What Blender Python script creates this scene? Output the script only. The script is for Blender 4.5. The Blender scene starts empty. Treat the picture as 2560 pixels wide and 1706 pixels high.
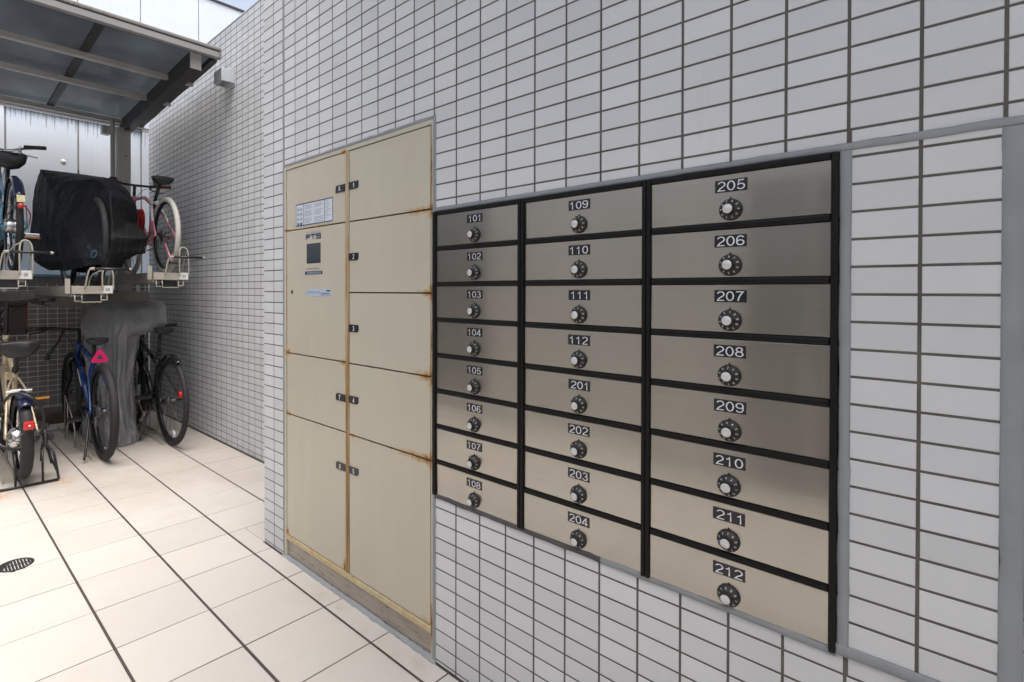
import bpy, bmesh, math, random
from mathutils import Vector, Matrix, noise as mnoise
R = math.radians
random.seed(7)
scene = bpy.context.scene
COL = scene.collection

# ------------------------------------------------------------------ camera
cam_d = bpy.data.cameras.new('camera')
cam = bpy.data.objects.new('camera', cam_d); COL.objects.link(cam)
YAW, PITCH, ROLL = 0.77396, -0.008474, 0.0011828
fw = Vector((-math.sin(YAW), math.cos(YAW), 0)); rt = Vector((math.cos(YAW), math.sin(YAW), 0)); up = Vector((0, 0, 1))
f2 = fw*math.cos(PITCH) + up*math.sin(PITCH); u2 = up*math.cos(PITCH) - fw*math.sin(PITCH)
r3 = rt*math.cos(ROLL) + u2*math.sin(ROLL); u3 = u2*math.cos(ROLL) - rt*math.sin(ROLL)
CAMLOC = Vector((2.3705, -1.1972, 1.2179))
M = Matrix((r3, u3, -f2)).transposed().to_4x4(); M.translation = CAMLOC
cam.matrix_world = M
cam_d.sensor_width = 36.0
cam_d.lens = 1334.589/2560*36
cam_d.shift_x = (1280-1140.29)/2560
cam_d.shift_y = -(853-738.68)/2560
cam_d.clip_start = 0.02; cam_d.clip_end = 400
scene.camera = cam

# ------------------------------------------------------------------ sky, sun, exposure
SUN_EL, SUN_ROT = R(75), R(110)
world = bpy.data.worlds.new('World'); scene.world = world; world.use_nodes = True
wn = world.node_tree; wn.nodes.clear()
sky = wn.nodes.new('ShaderNodeTexSky'); sky.sky_type = 'NISHITA'; sky.sun_disc = False
sky.sun_elevation = SUN_EL; sky.sun_rotation = SUN_ROT
sky.air_density = 1.0; sky.dust_density = 8.0; sky.ozone_density = 1.0
hs = wn.nodes.new('ShaderNodeHueSaturation'); hs.inputs['Saturation'].default_value = 0.62
bg = wn.nodes.new('ShaderNodeBackground'); bg.inputs['Strength'].default_value = 0.15
wo = wn.nodes.new('ShaderNodeOutputWorld')
wn.links.new(sky.outputs[0], hs.inputs['Color']); wn.links.new(hs.outputs[0], bg.inputs[0]); wn.links.new(bg.outputs[0], wo.inputs[0])
sd = bpy.data.lights.new('sun', 'SUN'); sd.energy = 0.52; sd.angle = R(44); sd.color = (1.0, 0.985, 0.96)
sun = bpy.data.objects.new('sun', sd); COL.objects.link(sun)
az = SUN_ROT  # same direction as the sky's sun (rotation measured from +Y towards +X)
sdir = Vector((math.sin(az)*math.cos(SUN_EL), math.cos(az)*math.cos(SUN_EL), math.sin(SUN_EL)))
sun.rotation_euler = (-sdir).to_track_quat('-Z', 'Y').to_euler(); sun.location = (0, -2, 12)
vs = scene.view_settings
vs.view_transform = 'Standard'; vs.look = 'None'; vs.gamma = 1; vs.use_curve_mapping = False
vs.exposure = 1.15

# ------------------------------------------------------------------ materials
def newmat(name):
    m = bpy.data.materials.new(name); m.use_nodes = True
    nt = m.node_tree; b = nt.nodes['Principled BSDF']
    return m, nt, b
def N(nt, t, **k):
    n = nt.nodes.new(t)
    for a, v in k.items():
        if a in n.inputs: n.inputs[a].default_value = v
        else: setattr(n, a, v)
    return n
def L(nt, a, b): nt.links.new(a, b)
def math_n(nt, op, a, b=None):
    n = nt.nodes.new('ShaderNodeMath'); n.operation = op
    for i, v in enumerate((a, b)):
        if v is None: continue
        if hasattr(v, 'links'): nt.links.new(v, n.inputs[i])
        else: n.inputs[i].default_value = v
    return n.outputs[0]
def vscale(nt, s, src='pos'):
    if src == 'pos': o = N(nt, 'ShaderNodeNewGeometry').outputs['Position']
    else: o = N(nt, 'ShaderNodeTexCoord').outputs['Object']
    mp = N(nt, 'ShaderNodeMapping'); mp.inputs['Scale'].default_value = s
    L(nt, o, mp.inputs[0]); return mp.outputs[0]
def noise_n(nt, vec, scale=1, detail=3, rough=.55):
    n = N(nt, 'ShaderNodeTexNoise'); n.inputs['Scale'].default_value = scale; n.inputs['Detail'].default_value = detail; n.inputs['Roughness'].default_value = rough
    L(nt, vec, n.inputs['Vector']); return n.outputs['Fac']
def ramp(nt, fac, lo, hi, a=0., b=1.):
    n = N(nt, 'ShaderNodeMapRange'); n.clamp = True
    n.inputs[1].default_value = lo; n.inputs[2].default_value = hi; n.inputs[3].default_value = a; n.inputs[4].default_value = b
    L(nt, fac, n.inputs[0]); return n.outputs[0]
def mixc(nt, fac, a, b):
    n = N(nt, 'ShaderNodeMix', data_type='RGBA')
    for i, v in ((0, fac), (6, a), (7, b)):
        if hasattr(v, 'links'): nt.links.new(v, n.inputs[i])
        elif i == 0: n.inputs[0].default_value = v
        else: n.inputs[i].default_value = (*v, 1)
    return n.outputs[2]
def bump(nt, b, h, strength=.2, dist=.002):
    n = N(nt, 'ShaderNodeBump'); n.inputs['Strength'].default_value = strength; n.inputs['Distance'].default_value = dist
    L(nt, h, n.inputs['Height']); L(nt, n.outputs[0], b.inputs['Normal'])
def rnd(nt):
    o = N(nt, 'ShaderNodeObjectInfo').outputs['Random']; g = N(nt, 'ShaderNodeNewGeometry').outputs['Random Per Island']
    return math_n(nt, 'FRACT', math_n(nt, 'ADD', o, g))
def scale_c(nt, col, fac):
    n = N(nt, 'ShaderNodeVectorMath', operation='SCALE')
    if hasattr(col, 'links'): L(nt, col, n.inputs[0])
    else: n.inputs[0].default_value = col
    L(nt, fac, n.inputs['Scale']); return n.outputs[0]
def spots(nt, lst):
    """max over spots (x,y,z,rx,ry,rz) of 1-|d| in world space"""
    pos = N(nt, 'ShaderNodeNewGeometry').outputs['Position']
    out = None
    for (x, y, z, rx, ry, rz) in lst:
        s = N(nt, 'ShaderNodeVectorMath', operation='SUBTRACT'); L(nt, pos, s.inputs[0]); s.inputs[1].default_value = (x, y, z)
        d = N(nt, 'ShaderNodeVectorMath', operation='DIVIDE'); L(nt, s.outputs[0], d.inputs[0]); d.inputs[1].default_value = (rx, ry, rz)
        l = N(nt, 'ShaderNodeVectorMath', operation='LENGTH'); L(nt, d.outputs[0], l.inputs[0])
        v = math_n(nt, 'SUBTRACT', 1.0, l.outputs['Value'])
        out = v if out is None else math_n(nt, 'MAXIMUM', out, v)
    return out

def simple(name, col, rough=.5, metal=0., var=.12, nscale=6., bmp=0., bscale=60., spec=None, coat=0.):
    m, nt, b = newmat(name)
    n = noise_n(nt, vscale(nt, (1, 1, 1), 'pos'), nscale, 4)
    L(nt, scale_c(nt, col, ramp(nt, n, .25, .75, 1-var, 1+var)), b.inputs['Base Color'])
    L(nt, ramp(nt, n, .3, .7, max(rough-.06, .02), min(rough+.08, 1)), b.inputs['Roughness'])
    b.inputs['Metallic'].default_value = metal
    if spec is not None: b.inputs['Specular IOR Level'].default_value = spec
    if coat: b.inputs['Coat Weight'].default_value = coat
    if bmp: bump(nt, b, noise_n(nt, vscale(nt, (1, 1, 1), 'pos'), bscale, 4), bmp, .003)
    return m

def tile_mat(name, col):
    m, nt, b = newmat(name)
    r = rnd(nt)
    soft = noise_n(nt, vscale(nt, (1.2, 1.2, .8)), 1.5, 4)
    fac = math_n(nt, 'MULTIPLY', ramp(nt, r, 0, 1, .93, 1.045), ramp(nt, soft, .3, .7, .96, 1.03))
    c = scale_c(nt, col, fac)
    # faint smudges that run down the glaze
    sm = noise_n(nt, vscale(nt, (9, 9, 1.3)), 2.2, 5, .6)
    c = mixc(nt, ramp(nt, sm, .62, .8, 0, .16), c, (.36, .35, .33))
    speck = noise_n(nt, vscale(nt, (1, 1, 1)), 95, 2)
    c = mixc(nt, ramp(nt, speck, .76, .8, 0, .30), c, (.2, .2, .19))
    L(nt, c, b.inputs['Base Color'])
    b.inputs['Roughness'].default_value = .5; b.inputs['Specular IOR Level'].default_value = .35
    ribs = noise_n(nt, vscale(nt, (14, 14, 520)), 1., 2, .5)
    bump(nt, b, ribs, .55, .0007)
    return m
MT_TILE = tile_mat('white_wall_tile', (.562, .576, .588))
MT_GROUT = simple('dark_grout', (.098, .092, .080), .95, var=.3, nscale=9, bmp=.4, bscale=250)

def floor_mat():
    m, nt, b = newmat('beige_floor_tile')
    r = rnd(nt)
    mott = noise_n(nt, vscale(nt, (1, 1, 1)), 3.2, 6, .65)
    fine = noise_n(nt, vscale(nt, (1, 1, 1)), 130, 2)
    big = noise_n(nt, vscale(nt, (1, 1, 1)), 1.1, 2)
    c = mixc(nt, ramp(nt, mott, .35, .7), (.545, .53, .497), (.485, .455, .405))
    c = mixc(nt, ramp(nt, big, .35, .65), c, (.525, .495, .468))
    c = scale_c(nt, c, math_n(nt, 'MULTIPLY', ramp(nt, r, 0, 1, .955, 1.03), ramp(nt, fine, .3, .7, .975, 1.02)))
    d1 = noise_n(nt, vscale(nt, (1, 1, 1)), 17, 6, .7)
    c = mixc(nt, ramp(nt, d1, .62, .78, 0, .34), c, (.40, .33, .25))
    # rust bled from the stand, scuffs by the locker
    sp = spots(nt, [(-1.79, -.515, 0, .15, .085, 1), (-1.77, -.845, 0, .13, .10, 1)])
    n2 = noise_n(nt, vscale(nt, (1, 2.2, 1)), 16, 5, .7)
    rf = math_n(nt, 'MULTIPLY', ramp(nt, sp, 0, .8), ramp(nt, n2, .42, .58))
    c = mixc(nt, math_n(nt, 'MULTIPLY', rf, .9), c, (.50, .24, .06))
    sp2 = spots(nt, [(.9, -.07, 0, .25, .05, 1), (.55, -.05, 0, .22, .035, 1), (1.08, -.05, 0, .10, .05, 1)])
    rf2 = math_n(nt, 'MULTIPLY', ramp(nt, sp2, 0, .6), ramp(nt, d1, .42, .6))
    c = mixc(nt, math_n(nt, 'MULTIPLY', rf2, .4), c, (.42, .36, .28))
    # broad darkening round the bicycles: shelter shade painted in, plus some dirt
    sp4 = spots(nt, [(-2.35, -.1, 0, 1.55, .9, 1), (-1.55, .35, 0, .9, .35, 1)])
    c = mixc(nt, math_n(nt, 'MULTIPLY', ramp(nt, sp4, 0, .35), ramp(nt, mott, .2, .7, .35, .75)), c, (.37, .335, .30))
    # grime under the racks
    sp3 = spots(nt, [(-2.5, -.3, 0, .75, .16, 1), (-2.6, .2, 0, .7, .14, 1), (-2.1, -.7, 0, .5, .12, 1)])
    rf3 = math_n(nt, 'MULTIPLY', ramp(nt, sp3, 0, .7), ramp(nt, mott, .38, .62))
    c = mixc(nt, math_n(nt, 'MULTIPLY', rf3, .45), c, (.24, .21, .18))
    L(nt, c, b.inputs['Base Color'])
    L(nt, ramp(nt, mott, .3, .7, .38, .55), b.inputs['Roughness'])
    b.inputs['Specular IOR Level'].default_value = .4
    bump(nt, b, noise_n(nt, vscale(nt, (1, 1, 1)), 60, 4), .12, .001)
    return m
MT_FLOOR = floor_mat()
def fgrout():
    m, nt, b = newmat('thin_floor_grout')
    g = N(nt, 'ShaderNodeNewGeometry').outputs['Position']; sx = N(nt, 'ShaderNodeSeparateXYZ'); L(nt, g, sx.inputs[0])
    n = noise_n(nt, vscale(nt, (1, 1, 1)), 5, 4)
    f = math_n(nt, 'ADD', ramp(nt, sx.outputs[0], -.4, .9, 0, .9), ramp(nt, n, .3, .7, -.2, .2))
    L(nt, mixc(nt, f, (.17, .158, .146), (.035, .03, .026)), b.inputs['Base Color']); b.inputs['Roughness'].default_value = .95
    return m
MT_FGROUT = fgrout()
MT_FJOINT = simple('dark_joint_rubber', (.058, .046, .043), .8, var=.3, nscale=14)
MT_SEAL = simple('blue_grey_sealant', (.245, .262, .275), .62, var=.10, nscale=12, bmp=.25, bscale=45)

MT_SEALD = simple('dark_grey_sealant', (.075, .075, .078), .7, var=.25, nscale=14)
def steel_mat():
    m, nt, b = newmat('brushed_stainless')
    br = noise_n(nt, vscale(nt, (3, 3, 900)), 1., 2)
    cl = noise_n(nt, vscale(nt, (6, 6, 4)), 1.2, 4)
    col = scale_c(nt, (.405, .387, .353), ramp(nt, br, .3, .7, .95, 1.05))
    b2 = nt.nodes.new('ShaderNodeBsdfPrincipled'); mx = nt.nodes.new('ShaderNodeMixShader'); mx.inputs[0].default_value = .45
    wob = noise_n(nt, vscale(nt, (4, 1, 3)), 1.0, 1, .3)
    bp = N(nt, 'ShaderNodeBump'); bp.inputs['Strength'].default_value = .10; bp.inputs['Distance'].default_value = .004; L(nt, wob, bp.inputs['Height'])
    for q, lo, hi in ((b, .34, .42), (b2, .07, .10)):
        L(nt, col, q.inputs['Base Color']); q.inputs['Metallic'].default_value = 1
        L(nt, ramp(nt, cl, .3, .7, lo, hi), q.inputs['Roughness']); L(nt, bp.outputs[0], q.inputs['Normal'])
    L(nt, b.outputs[0], mx.inputs[1]); L(nt, b2.outputs[0], mx.inputs[2]); L(nt, mx.outputs[0], nt.nodes['Material Output'].inputs[0])
    return m
MT_STEEL = steel_mat()
MT_BLACKFRAME = simple('black_frame_paint', (.006, .006, .006), .5, var=.2, nscale=20, spec=.2)
MT_PLATEBLK = simple('black_number_plate', (.009, .009, .012), .3, var=.1)
MT_LETTER = simple('pale_letter_print', (.62, .64, .68), .4, var=.05)
MT_LETTERW = simple('white_letter_print', (.80, .80, .80), .5, var=.03)
MT_DIAL = simple('dial_black_plastic', (.028, .027, .023), .45, var=.2, nscale=40, spec=.35)
MT_CAP = simple('dial_alu_cap', (.60, .60, .59), .35, var=.06, nscale=40, metal=.3)

def locker_mat():
    m, nt, b = newmat('aged_cream_paint')
    n1 = noise_n(nt, vscale(nt, (1, 1, .6)), 2.2, 5, .6)
    n2 = noise_n(nt, vscale(nt, (1, 1, 1)), 38, 6, .72)
    n3 = noise_n(nt, vscale(nt, (7, 1, .8)), 1.5, 3)
    c = mixc(nt, ramp(nt, n1, .3, .7), (.480, .455, .365), (.455, .415, .335))
    c = mixc(nt, ramp(nt, n3, .5, .75, 0, .3), c, (.53, .50, .42))
    S = []
    for z, rx, rz_ in ((1.486, .20, .018), (1.210, .075, .020), (.934, .11, .026), (.657, .24, .022)): S += [(1.078, 0, z, rx, 1, rz_), (1.088, 0, z, .028, 1, rz_*2.2)]
    S += [(1.088, 0, 1.62, .009, 1, .17), (1.088, 0, 1.04, .007, 1, .12), (1.09, 0, .12, .014, 1, .11), (1.07, 0, .105, .05, 1, .03),
          (.135, 0, .938, .045, 1, .022), (.58, 0, .935, .06, 1, .016), (.14, 0, .66, .03, 1, .018), (.13, 0, 1.489, .08, 1, .010), (.585, 0, 1.762, .035, 1, .016),
          (.36, 0, 1.487, .30, 1, .006), (.13, 0, .12, .02, 1, .03), (.585, 0, .12, .02, 1, .05), (.64, 0, .657, .05, 1, .010), (.127, 0, 1.2, .0045, 1, .6), (.592, 0, 1.2, .006, 1, .7)]
    sp = spots(nt, S)
    k = math_n(nt, 'ADD', math_n(nt, 'MULTIPLY', sp, .9), math_n(nt, 'MULTIPLY', math_n(nt, 'SUBTRACT', n2, .5), 1.7))
    c = mixc(nt, ramp(nt, k, .10, .55, 0, .75), c, (.42, .235, .07))
    c = mixc(nt, ramp(nt, k, .52, .85, 0, .9), c, (.15, .055, .014))
    sk = noise_n(nt, vscale(nt, (1, 1, 1)), 26, 2); c = mixc(nt, ramp(nt, sk, .785, .80, 0, .5), c, (.16, .12, .08))
    L(nt, c, b.inputs['Base Color'])
    L(nt, ramp(nt, k, .0, .5, .36, .8), b.inputs['Roughness'])
    b.inputs['Specular IOR Level'].default_value = .4
    bump(nt, b, noise_n(nt, vscale(nt, (1, 1, 1)), 7, 2), .10, .004)
    return m
MT_LOCKER = locker_mat()
def rust_edge():
    m, nt, b = newmat('rusted_edge')
    n = noise_n(nt, vscale(nt, (1, 1, .4)), 26, 5, .7)
    c = mixc(nt, ramp(nt, n, .35, .62), (.10, .042, .014), (.36, .22, .09))
    L(nt, c, b.inputs['Base Color']); b.inputs['Roughness'].default_value = .85
    return m
MT_RUST = rust_edge()
MT_RUSTD = simple('dark_rusted_gap', (.035, .017, .008), .9, var=.4, nscale=12)
def mullion_mat():
    m, nt, b = newmat('rust_streaked_paint')
    n = noise_n(nt, vscale(nt, (60, 1, 2.2)), 1.4, 5, .65)
    g = N(nt, 'ShaderNodeNewGeometry').outputs['Position']; sx = N(nt, 'ShaderNodeSeparateXYZ'); L(nt, g, sx.inputs[0])
    low = math_n(nt, 'ADD', ramp(nt, sx.outputs[2], .15, 1.75, .26, -.06), n)
    c = mixc(nt, ramp(nt, low, .42, .62), (.50, .43, .32), (.36, .215, .09))
    L(nt, mixc(nt, ramp(nt, low, .66, .85), c, (.15, .065, .02)), b.inputs['Base Color']); b.inputs['Roughness'].default_value = .6
    return m
MT_MULL = mullion_mat()
def plinth_mat():
    m, nt, b = newmat('scuffed_steel_plinth')
    n = noise_n(nt, vscale(nt, (4, 1, 26)), 1.6, 6, .7)
    L(nt, mixc(nt, ramp(nt, n, .35, .7), (.30, .262, .22), (.43, .40, .36)), b.inputs['Base Color'])
    b.inputs['Metallic'].default_value = .55; L(nt, ramp(nt, n, .3, .7, .22, .42), b.inputs['Roughness'])
    return m
MT_PLINTH = plinth_mat()
def sill_mat():
    m, nt, b = newmat('yellowed_sill_paint')
    n = noise_n(nt, vscale(nt, (1, 1, 1)), 34, 6, .75)
    c = mixc(nt, ramp(nt, n, .42, .58), (.48, .43, .29), (.45, .33, .16))
    L(nt, mixc(nt, ramp(nt, n, .60, .70), c, (.14, .05, .015)), b.inputs['Base Color']); b.inputs['Roughness'].default_value = .6
    return m
MT_SILL = sill_mat()
MT_PAPER = simple('printed_white_label', (.56, .60, .66), .4, var=.04)
MT_BLUELBL = simple('pale_blue_label', (.40, .48, .58), .4, var=.06)
MT_NAVY = simple('navy_print', (.025, .035, .12), .45, var=.05)
MT_GREYPRINT = simple('grey_print', (.27, .31, .37), .5, var=.05)
MT_SCREEN = simple('dark_screen_glass', (.030, .042, .055), .12, var=.15, nscale=10, coat=.4)
MT_ALU = simple('bronze_grey_aluminium', (.43, .415, .39), .45, metal=.15, var=.08, nscale=4)
MT_ALUD = simple('dark_bronze_aluminium', (.030, .028, .026), .5, metal=.0, var=.1, nscale=4)
MT_FASC = simple('pale_grey_fascia', (.25, .247, .238), .45, var=.06, nscale=3)
def lip_mat():
    m, nt, b = newmat('stained_gutter_lip')
    n = noise_n(nt, vscale(nt, (6, 24, 6)), 1.3, 3)
    g = N(nt, 'ShaderNodeNewGeometry').outputs['Position']; sx = N(nt, 'ShaderNodeSeparateXYZ'); L(nt, g, sx.inputs[0])
    f = math_n(nt, 'MULTIPLY', ramp(nt, sx.outputs[1], -.25, -.55, 0, 1), ramp(nt, n, .42, .58))
    L(nt, mixc(nt, f, (.20, .185, .165), (.085, .065, .05)), b.inputs['Base Color']); b.inputs['Roughness'].default_value = .5
    return m
MT_LIP = lip_mat()
def poly_mat():
    m, nt, b = newmat('smoked_polycarbonate')
    nt.nodes.remove(b); out = nt.nodes['Material Output']
    n = noise_n(nt, vscale(nt, (1, 1, 1)), 1.8, 3)
    d = N(nt, 'ShaderNodeBsdfDiffuse'); d.inputs[0].default_value = (.085, .095, .105, 1)
    t = N(nt, 'ShaderNodeBsdfTranslucent'); L(nt, scale_c(nt, (.31, .34, .365), ramp(nt, n, .3, .7, .7, 1.2)), t.inputs[0])
    g = N(nt, 'ShaderNodeBsdfGlossy'); g.inputs['Roughness'].default_value = .2; g.inputs[0].default_value = (.5, .5, .5, 1)
    a = N(nt, 'ShaderNodeMixShader'); a.inputs[0].default_value = .6; L(nt, d.outputs[0], a.inputs[1]); L(nt, t.outputs[0], a.inputs[2])
    fr = N(nt, 'ShaderNodeFresnel'); fr.inputs[0].default_value = 1.35
    c = N(nt, 'ShaderNodeMixShader'); L(nt, fr.outputs[0], c.inputs[0]); L(nt, a.outputs[0], c.inputs[1]); L(nt, g.outputs[0], c.inputs[2])
    L(nt, c.outputs[0], out.inputs[0]); return m
MT_POLY = poly_mat()
def panel_mat():
    m, nt, b = newmat('white_painted_panel')
    n = noise_n(nt, vscale(nt, (1, 1, 1)), 2.5, 5)
    st = noise_n(nt, vscale(nt, (1, 42, 1.1)), 1.0, 4, .6)
    g = N(nt, 'ShaderNodeNewGeometry').outputs['Position']; sx = N(nt, 'ShaderNodeSeparateXYZ'); L(nt, g, sx.inputs[0])
    c = scale_c(nt, (.66, .725, .80), ramp(nt, n, .3, .7, .96, 1.03))
    # black drips under the ledge
    dn = noise_n(nt, vscale(nt, (1, 60, 0.01)), 1.0, 2, .5)
    lim = math_n(nt, 'SUBTRACT', 2.9050, math_n(nt, 'MULTIPLY', ramp(nt, dn, .5, .85), .34))
    drip = math_n(nt, 'MULTIPLY', math_n(nt, 'GREATER_THAN', sx.outputs[2], lim), math_n(nt, 'LESS_THAN', sx.outputs[2], 2.9100))
    c = mixc(nt, math_n(nt, 'MULTIPLY', drip, .55), c, (.12, .12, .13))
    c = mixc(nt, ramp(nt, st, .56, .76, 0, .20), c, (.42, .44, .47))
    L(nt, c, b.inputs['Base Color']); b.inputs['Roughness'].default_value = .6
    bump(nt, b, noise_n(nt, vscale(nt, (1, 1, 1)), 55, 3), .25, .002)
    return m
MT_PANEL = panel_mat()
MT_SEAM = simple('weathered_seam', (.27, .255, .25), .9, var=.35, nscale=7)
MT_LEDGE = simple('dirty_ledge', (.05, .052, .058), .8, var=.4, nscale=12)
MT_CONC = simple('stained_concrete', (.21, .20, .185), .9, var=.25, nscale=3, bmp=.3, bscale=40)
MT_CURB = simple('damp_brown_curb', (.085, .066, .048), .95, var=.4, nscale=7, bmp=.5, bscale=60)
MT_LAMPM = simple('satin_aluminium', (.60, .63, .66), .36, metal=.5, var=.05)
MT_CREAM = simple('cream_rack_paint', (.345, .322, .275), .42, var=.12, nscale=9)
MT_RACKG = simple('galvanised_rack', (.28, .262, .235), .5, metal=.4, var=.18, nscale=7)
MT_WIRE = simple('white_coated_wire', (.70, .72, .72), .5, var=.15, nscale=9)
MT_RUBBER = simple('tyre_rubber', (.013, .013, .014), .72, var=.25, nscale=25, bmp=.3, bscale=240)
MT_WTYRE = simple('white_tyre_rubber', (.52, .50, .46), .65, var=.14, nscale=6)
MT_BLKPL = simple('black_plastic', (.014, .014, .015), .38, var=.2, nscale=20)
MT_BLKPAINT = simple('black_gloss_paint', (.010, .010, .012), .22, var=.1, nscale=20, coat=.4)
MT_CHROME = simple('bright_alloy', (.62, .62, .62), .22, metal=1., var=.08, nscale=18)
MT_DALLOY = simple('dull_alloy', (.16, .16, .165), .4, metal=.9, var=.15, nscale=18)
MT_BLUE = simple('blue_bike_paint', (.004, .032, .16), .25, var=.1, coat=.5)
MT_DKBLUE = simple('deep_navy_paint', (.010, .014, .04), .25, var=.1, coat=.4)
MT_SKYBL = simple('pale_blue_paint', (.16, .36, .52), .35, var=.1)
MT_BEIGE = simple('champagne_bike_paint', (.50, .405, .27), .3, var=.08, metal=.15, coat=.4)
MT_PINK = simple('pink_bike_paint', (.60, .21, .27), .3, var=.08, coat=.4)
MT_WHITEP = simple('white_bike_paint', (.70, .69, .67), .32, var=.06)
MT_RED = simple('red_reflector', (.50, .012, .014), .25, var=.1, coat=.5)
MT_REDL = simple('red_cable_lock', (.45, .016, .02), .35, var=.1)
MT_ORANGE = simple('orange_reflector', (.62, .24, .012), .3, var=.1, coat=.4)
MT_MAGENTA = simple('fluorescent_pink_vinyl', (.86, .012, .16), .45, var=.05)
MT_BROWNGRIP = simple('brown_grip_leather', (.11, .042, .018), .6, var=.2, nscale=30)
MT_OLIVE = simple('dark_olive_grip', (.045, .038, .024), .6, var=.2, nscale=30)
MT_CRATE = simple('dark_brown_crate', (.028, .014, .012), .5, var=.2, nscale=16)
MT_YELSTK = simple('pale_yellow_sticker', (.66, .62, .36), .5, var=.06)
MT_CYAN = simple('cyan_eyelet', (.004, .08, .13), .3, var=.05)
MT_IRON = simple('cast_iron', (.022, .024, .027), .6, metal=.2, var=.25, nscale=40)
def cloth(name, col, rough, sheen):
    m, nt, b = newmat(name)
    n1 = noise_n(nt, vscale(nt, (7, 7, 2.4)), 1.5, 6, .6); n2 = noise_n(nt, vscale(nt, (1, 1, 1)), 26, 5, .6)
    L(nt, scale_c(nt, col, ramp(nt, n1, .3, .7, .8, 1.2)), b.inputs['Base Color'])
    L(nt, ramp(nt, n2, .3, .7, rough-.08, rough+.1), b.inputs['Roughness'])
    h = math_n(nt, 'ADD', n1, math_n(nt, 'MULTIPLY', n2, .35))
    b.inputs['Specular IOR Level'].default_value = sheen
    bump(nt, b, h, .9, .02); return m
MT_BCOVER = cloth('black_nylon_cover', (.006, .0065, .008), .55, .16)
MT_GCOVER = cloth('grey_polyester_cover', (.21, .214, .225), .5, .3)
MT_SOFFIT = simple('grey_soffit_board', (.50, .50, .49), .8, var=.06, nscale=2)
MT_OPP = simple('opposite_render', (.70, .70, .68), .8, var=.10, nscale=1.5)
def opptile():
    m, nt, b = newmat('far_white_tile')
    g = N(nt, 'ShaderNodeNewGeometry').outputs['Position']; sx = N(nt, 'ShaderNodeSeparateXYZ'); L(nt, g, sx.inputs[0])
    cx = N(nt, 'ShaderNodeCombineXYZ'); L(nt, sx.outputs[0], cx.inputs[0]); L(nt, sx.outputs[2], cx.inputs[1])
    t = N(nt, 'ShaderNodeTexBrick'); t.offset = 0; L(nt, cx.outputs[0], t.inputs['Vector'])
    t.inputs['Scale'].default_value = 1; t.inputs['Brick Width'].default_value = .1; t.inputs['Row Height'].default_value = .05; t.inputs['Mortar Size'].default_value = .003
    t.inputs['Color1'].default_value = (.84, .82, .78, 1); t.inputs['Color2'].default_value = (.86, .84, .80, 1); t.inputs['Mortar'].default_value = (.15, .14, .13, 1)
    L(nt, t.outputs['Color'], b.inputs['Base Color']); b.inputs['Roughness'].default_value = .6
    return m
MT_OPPT = opptile()
MT_GLASS = simple('dark_door_glass', (.17, .172, .17), .3, var=.1)

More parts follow.
